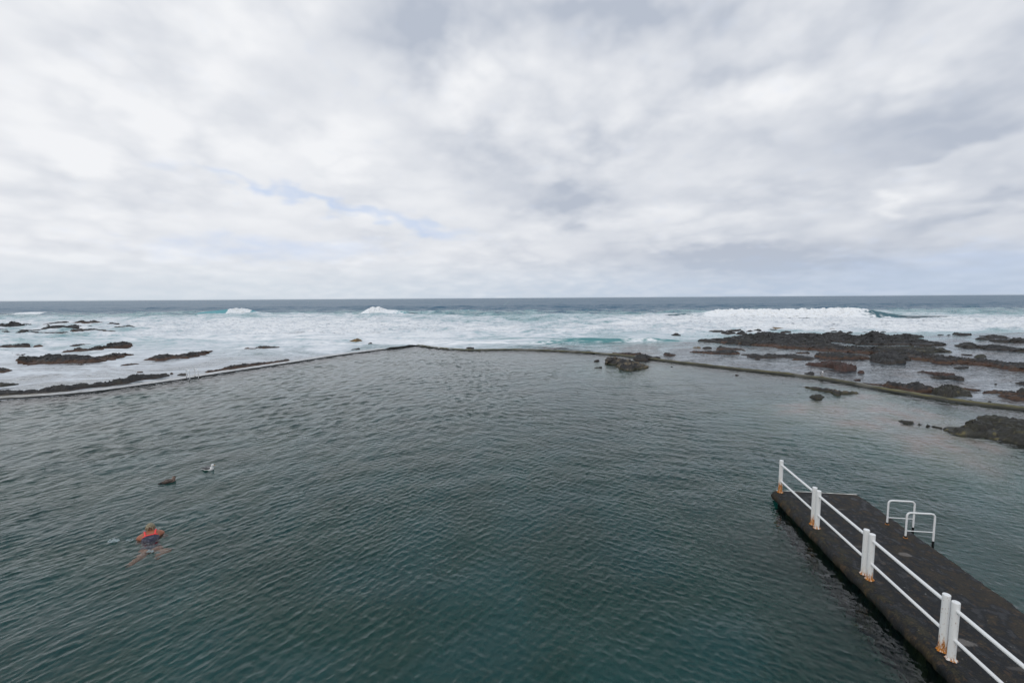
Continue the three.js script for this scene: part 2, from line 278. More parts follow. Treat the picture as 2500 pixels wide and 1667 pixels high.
// a ridge from (xa, za) to (xb, zb); crest(s) gives its height, white(s) how much of it has broken
function breaker(label, xa, za, xb, zb, depth, crest, white, seed) {
  const L = Math.hypot(xb - xa, zb - za), ns = Math.min(420, Math.ceil(L / 0.22)), nt = 36, P = [], C = [], I = [];
  const ex = (xb - xa) / L, ez = (zb - za) / L;
  for (let i = 0; i <= ns; i++) {
    const s = i / ns, h = crest(s), w = white(s);
    for (let j = 0; j <= nt; j++) {
      const t = j / nt, front = t > 0.58 ? (t - 0.58) / 0.42 : 0;          // t: 0 at the back, 1 at the foot of the front
      const rise = t < 0.58 ? Math.pow(smooth(0, 0.58, t), 1.4) : 1 - Math.pow(front, lerp(1.3, 0.72, w)) ;
      const wx = s * L + seed * 31, lump = fbm3(wx * 0.55, t * 6, seed, 4, 0.55), tuft = Math.max(0, n3(wx * 1.9, seed * 7, t * 9)) + 0.6 * Math.max(0, n3(wx * 4.5, seed * 3, t * 14));
      const y = h * rise * (1 + w * (0.16 * lump + 0.07 * tuft)) - 0.12;
      const out = depth * (t - 0.58) + (t > 0.58 ? lerp(-0.25 * h * Math.sin(front * Math.PI), 0.35 * h * lump, w) : 0);
      P.push(xa + ex * s * L - ez * out, y, za + ez * s * L + ex * out);
      const web = 1 - Math.abs(fbm3(wx * 0.5, t * 5, seed + 40, 3)) * 3, f = clamp(smooth(0.25, 0.7, w + 0.5 * lump + (t < 0.5 ? -0.5 + 0.3 * w : 0.1)) + smooth(0.03, 0.3, w) * smooth(0.45, 0.8, web) + smooth(0.8, 0.97, t) * smooth(0.0, 0.6, lump + 0.3 * web));
      const teal = seed === 1 ? [0.03, 0.11, 0.14] : seed === 5 ? [0.09, 0.27, 0.28] : [0.12, 0.34, 0.38], dark = [0.02, 0.06, 0.08], k = t > 0.45 ? (seed === 5 ? 0.9 : smooth(0.5, 1.1, h)) : 0.2;
      for (let c = 0; c < 3; c++) C.push(lerp(lerp(dark[c], teal[c], k), [0.84, 0.86, 0.87][c], f));
    }
  }
  for (let i = 0; i < ns; i++) for (let j = 0; j < nt; j++) { const a = i * (nt + 1) + j, b = a + 1, c = a + nt + 1, e = c + 1; I.push(a, b, e, a, e, c); }
  const g = new THREE.BufferGeometry(); g.setAttribute('position', new THREE.Float32BufferAttribute(P, 3)); g.setAttribute('color', new THREE.Float32BufferAttribute(C, 3)); g.setIndex(I); g.computeVertexNormals();
  return tag(mesh('breaking_wave', g, FOAM_SKIN), label, 'wave');
}
const bell = (s, c, w) => Math.exp(-(((s - c) / w) ** 2));
breaker('long white breaker rolling in behind the big right reef', 36, -130.5, 116, -117, 10, (s) => (1.35 + 1.15 * s + 0.14 * n2(s * 14, 2)) * smooth(0.19, 0.27, s) * (1 - smooth(0.66, 0.84, s)) + 0.7 * bell(s, 0.17, 0.09) + 0.3 * smooth(0, 0.1, s) * smooth(1, 0.9, s), (s) => 1.15 * smooth(0.12, 0.3, s) * (1 - smooth(0.63, 0.74, s)), 1);
breaker('small white peaked breaker with a sloping right shoulder near the horizon', -58, -163, -28, -167.5, 9, (s) => 2.5 * bell(s, 0.3, 0.13) + 1.4 * bell(s, 0.55, 0.2), (s) => bell(s, 0.36, 0.22) * 1.1, 2);
breaker('turquoise wave breaking white in its middle beyond the left reefs', -121, -166, -88, -171, 9, (s) => 2.3 * bell(s, 0.66, 0.22) + 1.2 * bell(s, 0.34, 0.2), (s) => 1.2 * smooth(0.53, 0.57, s) * (1 - smooth(0.74, 0.79, s)), 3);
breaker('low turquoise swell with a thin white crest beside the peaked breaker', -36, -178.5, -2, -174, 9, (s) => 1.2 * bell(s, 0.55, 0.3), (s) => 0.65 * bell(s, 0.25, 0.25), 4);
breaker('low green wave curling just outside the far pool wall', -2, -55.8, 22, -57.4, 2.6, (s) => 0.62 * bell(s, 0.45, 0.25) + 0.4 * bell(s, 0.8, 0.15), (s) => 0.5 * bell(s, 0.1, 0.2) + 0.45 * bell(s, 0.75, 0.1), 5);
breaker('white surf line running along the far pool wall near its apex', -9, -53.8, 1, -54.6, 2.2, (s) => 0.45 * smooth(0, 0.3, s) * smooth(1, 0.75, s), () => 1, 6);
breaker('thin line of foam far out left of the turquoise wave', -215, -190, -182, -196, 7, (s) => 1.0 * bell(s, 0.5, 0.35), (s) => 0.7 * bell(s, 0.5, 0.25), 7);

// ---------------------------------------------------------------- pool walls
function wall(name, label, line, width, height, kind) {
  const pts = line.map(([x, z]) => new THREE.Vector3(x, 0, z)), curve = new THREE.CatmullRomCurve3(pts, false, 'centripetal'), n = Math.round(curve.getLength() / 0.14), P = [], C = [], U = [], I = [];
  const round = kind === 'green';
  const prof = round ? [[-0.02, -1.2], [0, -0.02], [0.02, height * 0.55], [0.06, height * 0.82], [0.14, height * 0.97], [width * 0.5, height], [width - 0.12, height * 0.97], [width - 0.04, height * 0.7], [width + 0.02, -0.02], [width + 0.06, -1.2]]
    : [[-0.03, -1.2], [0, -0.03], [0, height * 0.75], [0.02, height * 0.95], [0.05, height], [width * 0.35, height + 0.008], [width * 0.7, height], [width - 0.05, height], [width, height * 0.8], [width + 0.05, -0.05], [width + 0.05, -1.2]];
  for (let i = 0; i <= n; i++) {
    const u = i / n, p = curve.getPointAt(u), t = curve.getTangentAt(u), ox = t.z, oz = -t.x;       // outwards, away from the pool
    let s = 0;
    prof.forEach(([a, y], j) => {
      const q = n3(p.x * 1.1, j * 0.7, p.z * 1.1) * (round ? 0.028 : 0.014) + n3(p.x * 4, j * 1.3, p.z * 4) * 0.008;
      const x = p.x + ox * (a + q), z = p.z + oz * (a + q); P.push(x, y + (y > 0 ? q * 0.8 : 0), z);
      if (j) s += Math.hypot(a - prof[j - 1][0], y - prof[j - 1][1]); U.push(u * curve.getLength(), s);
      const m = fbm3(x * 0.9, j * 0.35, z * 0.9, 4), e = fbm3(x * 3, j * 0.8, z * 3, 3);
      let c;
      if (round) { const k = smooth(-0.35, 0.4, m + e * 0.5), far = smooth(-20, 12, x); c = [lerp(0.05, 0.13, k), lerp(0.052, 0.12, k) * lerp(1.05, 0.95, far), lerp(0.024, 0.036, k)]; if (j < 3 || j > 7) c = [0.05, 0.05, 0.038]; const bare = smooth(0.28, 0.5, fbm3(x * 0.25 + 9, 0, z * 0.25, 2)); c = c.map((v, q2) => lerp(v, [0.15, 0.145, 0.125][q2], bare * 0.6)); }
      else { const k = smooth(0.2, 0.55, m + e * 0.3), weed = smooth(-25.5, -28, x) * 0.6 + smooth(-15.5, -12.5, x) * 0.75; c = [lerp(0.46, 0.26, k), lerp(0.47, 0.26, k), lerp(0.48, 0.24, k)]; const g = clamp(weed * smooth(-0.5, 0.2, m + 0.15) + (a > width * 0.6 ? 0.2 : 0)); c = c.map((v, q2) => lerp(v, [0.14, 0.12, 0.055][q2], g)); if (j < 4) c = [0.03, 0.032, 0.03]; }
      C.push(...c);
    });
  }
  const w = prof.length;
  for (let i = 0; i < n; i++) for (let j = 0; j < w - 1; j++) { const a = i * w + j, b = a + 1, c = a + w, e = c + 1; I.push(a, e, b, a, c, e); }
  const g = new THREE.BufferGeometry(); g.setAttribute('position', new THREE.Float32BufferAttribute(P, 3)); g.setAttribute('color', new THREE.Float32BufferAttribute(C, 3)); g.setAttribute('uv', new THREE.Float32BufferAttribute(U, 2)); g.setIndex(I); g.computeVertexNormals();
  return tag(mesh(name, g, new THREE.MeshStandardMaterial({ vertexColors: true, roughness: round ? 0.6 : 0.2, bumpMap: GRAIN, bumpScale: 0.012 })), label, 'wall', null, 'structure');
}
const GRAIN = bytes(512, 512, (x, y, o) => { const a = (x / 512) * 6.2832, b = (y / 512) * 6.2832; const p = Math.cos(a) * 5, q = Math.sin(a) * 5, r = Math.cos(b) * 5 + Math.sin(b) * 3.1; o[0] = o[1] = o[2] = 0.5 + 0.3 * fbm3(p, q, r, 4, 0.65) + 0.2 * fbm3(p * 3.1, q * 3.1, r * 3.1, 3, 0.7); });
wall('pool_wall', 'flat pale concrete pool wall with wet walkable top, ladder standing on it', LEFT, 0.95, 0.095, 'pale');
wall('pool_wall', 'narrow rounded green algae covered pool wall with the gull on it', RIGHT, 0.46, 0.145, 'green');

// ---------------------------------------------------------------- lava rocks
const ROCK = new THREE.MeshStandardMaterial({ vertexColors: true, roughness: 0.62, bumpMap: GRAIN, bumpScale: 0.03 });
const CATEGORY = { reef: 'reef', reef_plateau: 'reef', reef_flank: 'reef', reef_spur: 'reef', rock_ledge: 'rock ledge', boulder_heap: 'boulders', boulder: 'boulder', rubble: 'stones', rock: 'rock' };
let rockSeed = 0;
// spine: for each station the near water's edge (x, z), the far water's edge (x, z) and the height of the crest between them
function rock(name, label, group, tone, spine) {
  rockSeed++;
  const S = [0]; for (let i = 1; i < spine.length; i++) S.push(S[i - 1] + Math.hypot((spine[i][0] + spine[i][2] - spine[i - 1][0] - spine[i - 1][2]) / 2, (spine[i][1] + spine[i][3] - spine[i - 1][1] - spine[i - 1][3]) / 2));
  const L = S[S.length - 1], dist = -spine.reduce((a, p) => a + p[1], 0) / spine.length, wide = Math.max(...spine.map((p) => Math.hypot(p[2] - p[0], p[3] - p[1]))), top = Math.max(...spine.map((p) => p[4]));
  const cell = Math.max(0.035, dist / 560), ns = clamp(Math.ceil(L / cell), 14, 420), nt = clamp(Math.ceil((wide / cell) * 0.75), 12, 110);
  const P = [], C = [], U = [], I = [], at = [0, 0, 0, 0, 0], seed = rockSeed * 13.7, feat = clamp(1.1 / Math.max(0.35, Math.min(wide, 3)), 0.62, 3), wob = Math.min(0.55, wide * 0.13, L * 0.12);
  for (let i = 0; i <= ns; i++) {
    const u = (i / ns) * L; let k = 0; while (k < S.length - 2 && u > S[k + 1]) k++;
    const f0 = clamp((u - S[k]) / (S[k + 1] - S[k] || 1)), f = f0 * f0 * (3 - 2 * f0) * 0.5 + f0 * 0.5;
    for (let c = 0; c < 5; c++) at[c] = lerp(spine[k][c], spine[k + 1][c], f);
    const end = Math.pow(smooth(0, 1, Math.min(1, Math.min(i, ns - i) / (ns * 0.05 + 1.5))), 0.7);
    for (let j = 0; j <= nt; j++) {
      const t = (j / nt) * 1.24 - 0.12; let x = lerp(at[0], at[2], t), z = lerp(at[1], at[3], t);
      x += wob * fbm2(x * feat * 0.8 + seed, z * feat * 0.8, 3); z += wob * fbm2(x * feat * 0.8, z * feat * 0.8 + seed, 3);
      const tt = clamp(t), dome = Math.pow(Math.max(0, Math.sin(Math.PI * Math.pow(tt, 0.66))), 0.68);
      const big = fbm3(x * feat * 0.75 + seed, 0, z * feat * 0.75, 4, 0.55), lump = 1 - Math.abs(fbm3(x * feat * 1.7, seed, z * feat * 1.7, 3)) * 2.1, rough = fbm3(x * 5.5, seed * 3, z * 5.5, 3, 0.6);
      const step = Math.sin((big * 2.4 + u * 0.25) * 6.2832) * 0.06;
      let y = at[4] * dome * end * (0.76 + 0.5 * big + 0.3 * (lump - 0.35) + step) + Math.min(0.1, at[4] * 0.26) * rough * dome;
      const shelf = Math.max(0.07, top * 0.24), q = (y + 0.05 * big) / shelf; y = lerp(y, (Math.floor(q) + smooth(0.35, 0.75, q - Math.floor(q))) * shelf - 0.05 * big, 0.65); y -= 0.1 * top * smooth(0.2, 0.6, -big - 0.2 * rough);
      y -= (t < 0 ? -t : t > 1 ? t - 1 : 0) * 2.5 * Math.max(0.25, at[4]) + (1 - dome * end) * 0.06;
      P.push(x, y, z); U.push(x, -z);
      // colours of lava, weed and algae; the weed line follows the tide with a ragged edge
      const m = fbm3(x * 0.9 + seed, y * 2, z * 0.9, 4, 0.6), e = fbm3(x * 4, y * 6 + seed, z * 4, 3, 0.6), line = y - (0.05 + 0.26 * top * (tone === 'brown' || tone === 'red' ? 1 : 0.3)) - 0.16 * m - 0.12 * e;
      const lava = lerp(0.012, 0.037, clamp(0.5 + 0.7 * m + 0.6 * e)); let c = [lava * 1.04, lava, lava * 0.97];
      const mix = (q, w) => { for (let b = 0; b < 3; b++) c[b] = lerp(c[b], q[b], w); };
      const mottle = 0.7 + 0.7 * clamp(0.5 + e);  // uneven tone at random, from the fine noise
      if (tone === 'black') { mix([0.05 * mottle, 0.03 * mottle, 0.02 * mottle], smooth(0.05, -0.05, line) * 0.55); mix([0.036, 0.037, 0.022], smooth(0.15, 0.5, m) * 0.5); }
      if (tone === 'brown') { mix([0.078 * mottle, 0.038 * mottle, 0.022 * mottle], smooth(0.08, -0.06, line) * 0.9); mix([0.1, 0.06, 0.02], smooth(0.25, 0.55, e + m * 0.4) * smooth(0.05, -0.05, line) * 0.7); mix([0.036, 0.035, 0.022], smooth(0.1, 0.5, m) * 0.5); }
      if (tone === 'red') { mix([0.062 * mottle, 0.029 * mottle, 0.021 * mottle], 0.85); mix([0.05, 0.04, 0.035], smooth(0.1, 0.45, m) * 0.8); }
      if (tone === 'olive') { mix([0.032 * mottle, 0.031 * mottle, 0.018 * mottle], 0.4 + 0.5 * smooth(-0.2, 0.3, m)); mix([0.2, 0.17, 0.07], smooth(0.28, 0.55, fbm3(x * 1.1 + seed, y * 6, z * 2.2, 4)) * smooth(0.5, 0.1, y) * (top > 0.4 ? 0.75 : 0.25)); mix([0.04, 0.038, 0.036], smooth(0.15, 0.5, e) * 0.6); }
      if (tone === 'tan') { mix([0.15 * mottle, 0.12 * mottle, 0.075 * mottle], smooth(0.1, 0.35, m + e * 0.3)); mix([0.05, 0.047, 0.022], smooth(0.12, 0.0, y + e * 0.08)); }
      if (tone === 'gold') { mix([0.2 * mottle, 0.125 * mottle, 0.04 * mottle], 0.85); mix([0.05, 0.045, 0.03], smooth(0.1, 0.5, m)); }
      C.push(c[0], c[1], c[2]);
    }
  }
  for (let i = 0; i < ns; i++) for (let j = 0; j < nt; j++) { const a = i * (nt + 1) + j, b = a + 1, c = a + nt + 1, e = c + 1; if (Math.max(P[a * 3 + 1], P[b * 3 + 1], P[c * 3 + 1], P[e * 3 + 1]) > -0.5) I.push(a, e, b, a, c, e); }
  const g = new THREE.BufferGeometry(); g.setAttribute('position', new THREE.Float32BufferAttribute(P, 3)); g.setAttribute('color', new THREE.Float32BufferAttribute(C, 3)); g.setAttribute('uv', new THREE.Float32BufferAttribute(U, 2)); g.setIndex(I); g.computeVertexNormals();
  const o = tag(mesh(name, g, ROCK), label, CATEGORY[name], group);
  return o;
}
rock('reef', 'jagged black lava ledge half drowned in surf at far left edge of the sea', null, 'black', [[-104.6, -91.89, -111.65, -98.12, 0.52], [-103.31, -91.76, -113.01, -100.42, 0.71], [-101.4, -91.58, -112.76, -101.89, 0.84], [-100.93, -92.4, -110.32, -101.05, 0.7], [-100.97, -93.29, -115.48, -106.78, 1.06], [-99.71, -93.53, -111.14, -104.31, 0.86], [-102.17, -96.18, -109.4, -103.03, 0.54], [-103.51, -98.26, -110.52, -104.96, 0.52], [-103.49, -99.67, -106.86, -102.93, 0.25], [-104.07, -101.39, -105.1, -102.39, 0.08]]);
rock('rock', 'low black rock just in front of the far left lava ledge', null, 'black', [[-95.52, -85.37, -98.91, -88.42, 0.36], [-94.65, -85.44, -97.91, -88.4, 0.35], [-94.68, -86.06, -96.98, -88.16, 0.24], [-95.29, -87.36, -96.06, -88.07, 0.08]]);
rock('rock', 'small dark rock with two humps below the far left lava ledge', null, 'black', [[-89.73, -81.25, -90.57, -82.02, 0.1], [-86.8, -78.85, -89.72, -81.52, 0.34], [-85.75, -78.25, -89.19, -81.41, 0.4], [-85.52, -78.49, -87.33, -80.16, 0.21], [-85.75, -79.29, -86.54, -80.02, 0.09]]);
rock('reef', 'long thin black reef running through the far left surf, upper of two', null, 'black', [[-91.35, -84.99, -91.98, -85.58, 0.07], [-90.12, -84.58, -92.54, -86.87, 0.27], [-88.96, -84.47, -90.8, -86.24, 0.21], [-87.91, -84.68, -88.77, -85.51, 0.1], [-87.13, -85.36, -89.31, -87.52, 0.25], [-86.81, -86.1, -90.09, -89.38, 0.38], [-87.35, -87.73, -93.25, -93.7, 0.67], [-87.3, -89.37, -92.71, -94.94, 0.61], [-86.07, -89.25, -90.42, -93.78, 0.5], [-85.11, -90, -90.93, -96.18, 0.67], [-85.65, -91.78, -89.11, -95.51, 0.4], [-84.91, -92.59, -87.99, -95.97, 0.36], [-83.75, -93.75, -84.48, -94.57, 0.09]]);
rock('rock', 'small black rock alone above the thin far left reef', null, 'black', [[-101.23, -100.25, -102.4, -101.42, 0.12], [-99.19, -99.01, -103.04, -102.88, 0.39], [-100.62, -101.02, -101.8, -102.21, 0.12]]);
rock('rock', 'narrow dark rock with golden weed in the farthest left foam', null, 'brown', [[-106.03, -104.64, -107.06, -105.66, 0.1], [-106.39, -106.97, -110.58, -111.21, 0.39], [-107.52, -109.49, -111.72, -113.79, 0.39], [-107.93, -112.04, -112.25, -116.55, 0.4], [-108.58, -113.68, -109.72, -114.88, 0.11]]);
rock('rock', 'peaked far rock with golden weed, outermost of the left reefs', null, 'brown', [[-109.65, -115.41, -110.53, -116.34, 0.08], [-108.12, -115.23, -110.75, -118.04, 0.24], [-106.31, -114.2, -112.48, -120.87, 0.57], [-104.06, -113.14, -107.4, -116.79, 0.32], [-101.33, -112.29, -106.82, -118.41, 0.54], [-102.72, -115.11, -104.65, -117.29, 0.19], [-100.41, -114.03, -101.07, -114.78, 0.07]]);
rock('rock', 'humped black rock at the right of the far left reefs, foam around', null, 'black', [[-90.21, -101.16, -91.48, -102.6, 0.14], [-86.93, -99.14, -89.89, -102.53, 0.34], [-85.33, -98.56, -90.65, -104.74, 0.62], [-84.94, -99.54, -89.1, -104.45, 0.49], [-86.16, -101.58, -87.17, -102.78, 0.12]]);
rock('rock', 'tiny dark rock tip in far left surf', null, 'black', [[-91.92, -107.7, -93.02, -108.99, 0.16], [-90.95, -107.11, -92.4, -108.82, 0.21], [-91.11, -107.84, -91.65, -108.49, 0.08]]);
rock('reef', 'low black reef line with one pointed hump, lower of two far left', null, 'black', [[-82.64, -76.48, -83.29, -77.09, 0.08], [-81.91, -76.91, -84.36, -79.23, 0.3], [-81.28, -76.86, -86.3, -81.64, 0.61], [-80.76, -77.19, -82.74, -79.1, 0.25], [-79.57, -77.35, -81.82, -79.55, 0.28], [-78.42, -77.25, -80.05, -78.87, 0.21], [-77.53, -77.81, -78.94, -79.23, 0.18], [-75.56, -77.77, -77.21, -79.48, 0.22], [-75.07, -78.64, -75.62, -79.21, 0.07]]);
rock('rock', 'brown black rock at the right end of the thin far left reefs', null, 'brown', [[-80.47, -84, -82.29, -85.92, 0.23], [-76.3, -80.62, -79.08, -83.58, 0.36], [-74.72, -80.21, -78.47, -84.27, 0.5], [-72.77, -79.5, -75.81, -82.84, 0.42], [-73.58, -80.94, -77.16, -84.9, 0.48], [-71.82, -80.09, -74.63, -83.25, 0.39], [-71.13, -80.44, -73.15, -82.75, 0.29], [-71.31, -81.58, -72.12, -82.51, 0.12], [-71.5, -83.04, -72.11, -83.76, 0.09]]);
rock('rock', 'thin rock trailing off right of the far left reefs into foam', null, 'black', [[-78.67, -90.74, -79.33, -91.51, 0.11], [-77.38, -90.62, -79.36, -92.94, 0.34], [-76.95, -91.45, -79, -93.9, 0.36], [-76.08, -91.36, -78.93, -94.79, 0.5], [-74.01, -89.94, -76.67, -93.18, 0.48], [-73.67, -90.6, -74.41, -91.51, 0.14]]);
rock('rock', 'flat brown rock cut by the left edge, first behind the big left reef', null, 'brown', [[-60.19, -53.41, -61.55, -54.63, 0.14], [-59.33, -53.36, -61.6, -55.42, 0.24], [-59.34, -53.74, -62.1, -56.26, 0.29], [-59.28, -54.37, -61.69, -56.59, 0.25], [-60.41, -55.55, -61.49, -56.55, 0.11]]);
rock('rock', 'flat brown rock with a raised right end, beside the left edge rock', null, 'brown', [[-59.02, -54.03, -59.58, -54.54, 0.08], [-58.41, -53.99, -60.55, -56, 0.29], [-57.76, -53.96, -60.19, -56.25, 0.34], [-58.05, -54.94, -60.18, -56.97, 0.29], [-58.65, -55.91, -60.12, -57.32, 0.2], [-59.09, -56.49, -59.36, -56.75, 0.04]]);
rock('rock', 'small domed brown rock alone in pale foam, left lagoon', null, 'brown', [[-57.67, -55.31, -58, -55.63, 0.05], [-57.31, -55.42, -58.43, -56.51, 0.16], [-57.09, -55.61, -58.36, -56.86, 0.18], [-56.95, -55.94, -57.25, -56.23, 0.04]]);
rock('rock', 'small flat dark rock just left of the big left reef', null, 'brown', [[-50.92, -46.5, -51.13, -46.7, 0.05], [-50.27, -46.18, -51.01, -46.87, 0.16], [-49.4, -45.9, -50.01, -46.48, 0.13], [-48.66, -45.63, -49.57, -46.5, 0.2], [-48.76, -46.01, -49.52, -46.73, 0.17], [-49.31, -46.6, -49.44, -46.73, 0.03]]);
rock('rock', 'broken brown rock at the back of the big left reef', null, 'brown', [[-51.59, -53.58, -52.12, -54.14, 0.07], [-51.1, -53.74, -53.12, -55.89, 0.28], [-50.76, -54.17, -52.71, -56.27, 0.27], [-51.61, -55.54, -52.99, -57.04, 0.19], [-52.2, -56.96, -52.57, -57.38, 0.05]]);
rock('reef', 'long rusty brown reef slanting back behind the big left reef', null, 'brown', [[-47.31, -48.18, -47.81, -48.7, 0.07], [-46.67, -48.14, -48.11, -49.64, 0.19], [-46.64, -48.82, -48.37, -50.64, 0.23], [-46.35, -48.96, -48.79, -51.56, 0.33], [-45.9, -48.93, -47.57, -50.73, 0.23], [-44.93, -48.88, -46.73, -50.86, 0.25], [-44.47, -49.39, -47.79, -53.12, 0.46], [-44.51, -50.49, -47.38, -53.79, 0.4], [-44.82, -51.66, -48.78, -56.28, 0.54], [-44.4, -52.23, -48.6, -57.23, 0.57], [-45.45, -53.78, -48.77, -57.76, 0.45], [-45.64, -54.83, -48.35, -58.12, 0.37], [-46.1, -56.36, -46.97, -57.44, 0.12]]);
rock('reef', 'big rusty black reef with foam puddles in the left lagoon', null, 'brown', [[-45.41, -41.88, -45.73, -42.18, 0.04], [-43.76, -40.74, -45.96, -42.82, 0.31], [-41.44, -38.88, -44.82, -42.09, 0.5], [-41.16, -38.8, -44.82, -42.29, 0.54], [-40.99, -39.2, -44.7, -42.79, 0.55], [-40.82, -39.71, -44.07, -42.91, 0.49], [-40.2, -39.68, -44.88, -44.37, 0.7], [-39.57, -39.55, -43.32, -43.34, 0.58], [-38.99, -39.87, -42.95, -43.98, 0.62], [-38.23, -40.13, -41.43, -43.53, 0.51], [-37.25, -40.15, -40.32, -43.5, 0.5], [-36.81, -40.5, -38.92, -42.85, 0.36], [-36.91, -41.48, -39.18, -44.06, 0.38], [-36.62, -42.05, -39.03, -44.85, 0.41], [-37.02, -43.71, -38.9, -45.96, 0.32], [-37.64, -45.07, -38.55, -46.17, 0.15], [-37.98, -46.01, -38.15, -46.22, 0.03]]);
rock('rock', 'dark brown rock cut by the left edge, opposite the left reef', null, 'brown', [[-39.69, -34.73, -41.14, -36.02, 0.26], [-39.14, -34.71, -40.99, -36.37, 0.33], [-38.75, -34.66, -40.8, -36.52, 0.37], [-38.57, -34.74, -40.39, -36.4, 0.33], [-38.83, -35.3, -39.94, -36.32, 0.2], [-39.12, -35.96, -39.39, -36.22, 0.05]]);
rock('rock', 'low dark rock cut by the left edge, nearest the pale pool wall', null, 'olive', [[-33.1, -28.88, -33.89, -29.57, 0.17], [-32.65, -28.86, -33.59, -29.71, 0.21], [-32.35, -28.85, -33.34, -29.75, 0.22], [-32.19, -29.04, -32.99, -29.78, 0.18], [-32.08, -29.34, -32.82, -30.03, 0.16], [-31.99, -29.54, -32.47, -29.98, 0.11], [-32.32, -29.95, -32.43, -30.05, 0.02]]);
rock('rock', 'thin dark sliver of rock awash below the left reef', null, 'brown', [[-37.77, -38.98, -37.9, -39.13, 0.04], [-37.23, -39.06, -37.45, -39.29, 0.06], [-36.3, -38.58, -36.68, -38.99, 0.11], [-36.35, -39.09, -36.45, -39.19, 0.03]]);
rock('rock_ledge', 'long dark green black lava ledge lying against the pale left pool wall', null, 'black', [[-30.12, -25.93, -31.2, -26.88, 0.26], [-29.23, -26.01, -30.4, -27.08, 0.29], [-28.81, -26.23, -29.97, -27.32, 0.29], [-28.4, -26.54, -29.2, -27.3, 0.2], [-27.71, -26.52, -28.64, -27.43, 0.24], [-27.59, -26.73, -28.69, -27.82, 0.29], [-26.87, -27.24, -28.15, -28.56, 0.34], [-26.49, -27.45, -27.53, -28.55, 0.28], [-26.36, -28.03, -27.49, -29.25, 0.3], [-26.17, -28.24, -26.97, -29.12, 0.22], [-25.87, -28.5, -26.78, -29.52, 0.25], [-25.55, -28.97, -26.46, -30.01, 0.25], [-25.4, -29.25, -26.67, -30.74, 0.35], [-25.13, -29.5, -26.44, -31.07, 0.37], [-24.93, -29.84, -26.22, -31.41, 0.37], [-25.04, -30.11, -26.53, -31.94, 0.42], [-25.14, -30.9, -26.46, -32.55, 0.37], [-24.87, -31.56, -25.91, -32.9, 0.3], [-24.69, -31.94, -25.48, -32.98, 0.23], [-24.61, -32.48, -25.32, -33.44, 0.21], [-24.42, -32.72, -24.71, -33.11, 0.08], [-24.37, -32.89, -24.5, -33.07, 0.04]]);
rock('rock', 'short dark rock beside the far ladder, end of the left ledge', null, 'black', [[-24.16, -32.91, -24.3, -33.1, 0.05], [-23.85, -32.9, -24.21, -33.4, 0.12], [-23.46, -32.88, -23.92, -33.53, 0.16], [-23.55, -33.26, -23.76, -33.55, 0.07]]);
rock('rock', 'tiny red brown knob on the left ledge near the ladder', null, 'brown', [[-25.19, -33.63, -25.31, -33.79, 0.05], [-24.93, -33.42, -25.29, -33.91, 0.16], [-24.81, -33.49, -24.95, -33.67, 0.06]]);
rock('rock_ledge', 'tapering olive brown rock strip along the pale wall right of the ladder', null, 'brown', [[-23.24, -34.35, -23.5, -34.74, 0.09], [-22.81, -34.14, -23.24, -34.8, 0.15], [-22.68, -34.68, -22.93, -35.06, 0.09], [-22.32, -35.08, -22.73, -35.73, 0.15], [-22, -35.64, -22.79, -36.93, 0.29], [-21.81, -36.07, -22.52, -37.25, 0.26], [-21.57, -36.66, -22.37, -38.05, 0.3], [-21.07, -37.43, -21.63, -38.44, 0.22], [-20.88, -37.81, -21.39, -38.75, 0.2], [-20.73, -38.19, -21.23, -39.12, 0.19], [-20.52, -38.52, -20.99, -39.41, 0.18], [-20, -39.4, -20.48, -40.36, 0.2], [-19.54, -39.99, -20.03, -41, 0.2], [-19.33, -40.24, -19.51, -40.62, 0.08]]);
rock('rock', 'thin olive rock alone between the left reef and the ladder ledge', null, 'brown', [[-32.51, -37.93, -32.76, -38.21, 0.06], [-32.31, -38.08, -32.8, -38.66, 0.12], [-32.15, -38.24, -32.67, -38.86, 0.13], [-32.02, -38.9, -32.37, -39.33, 0.09], [-31.78, -39.23, -31.86, -39.34, 0.02]]);
rock('rock', 'brown rock with a white foam patch, middle of the left lagoon', null, 'brown', [[-33.56, -41.52, -33.76, -41.76, 0.04], [-33.25, -41.5, -33.83, -42.24, 0.11], [-32.66, -41.28, -33.62, -42.51, 0.18], [-32.07, -41.25, -34.03, -43.81, 0.38], [-31.41, -41.34, -33.69, -44.37, 0.45], [-31.39, -42.36, -32.97, -44.52, 0.31], [-30.71, -42.53, -32.49, -45.02, 0.36], [-29.8, -42.36, -31.97, -45.49, 0.45], [-30.08, -43.16, -32.22, -46.26, 0.44], [-30.28, -44.25, -32.16, -47.04, 0.39], [-30.84, -46.11, -32.16, -48.09, 0.27], [-31.86, -48.9, -31.99, -49.1, 0.03]]);
rock('rock', 'small dark brown rock awash behind the left ladder ledge', null, 'brown', [[-28.25, -34.38, -28.42, -34.6, 0.07], [-27.98, -34.35, -28.24, -34.67, 0.1], [-27.89, -34.64, -28.02, -34.8, 0.05]]);
rock('rock', 'flat rusty brown rock far out beyond the middle of the left wall', null, 'brown', [[-29.91, -50.96, -30.39, -51.78, 0.11], [-29.07, -50.46, -29.94, -51.99, 0.21], [-28.79, -50.61, -29.28, -51.49, 0.12], [-28.41, -50.7, -28.64, -51.12, 0.06], [-28.03, -51.02, -28.86, -52.55, 0.21], [-26.89, -50.5, -27.99, -52.58, 0.29], [-26.12, -50.18, -27.21, -52.3, 0.29], [-25.76, -50.44, -26.65, -52.2, 0.24], [-26.59, -52.51, -26.74, -52.82, 0.04]]);
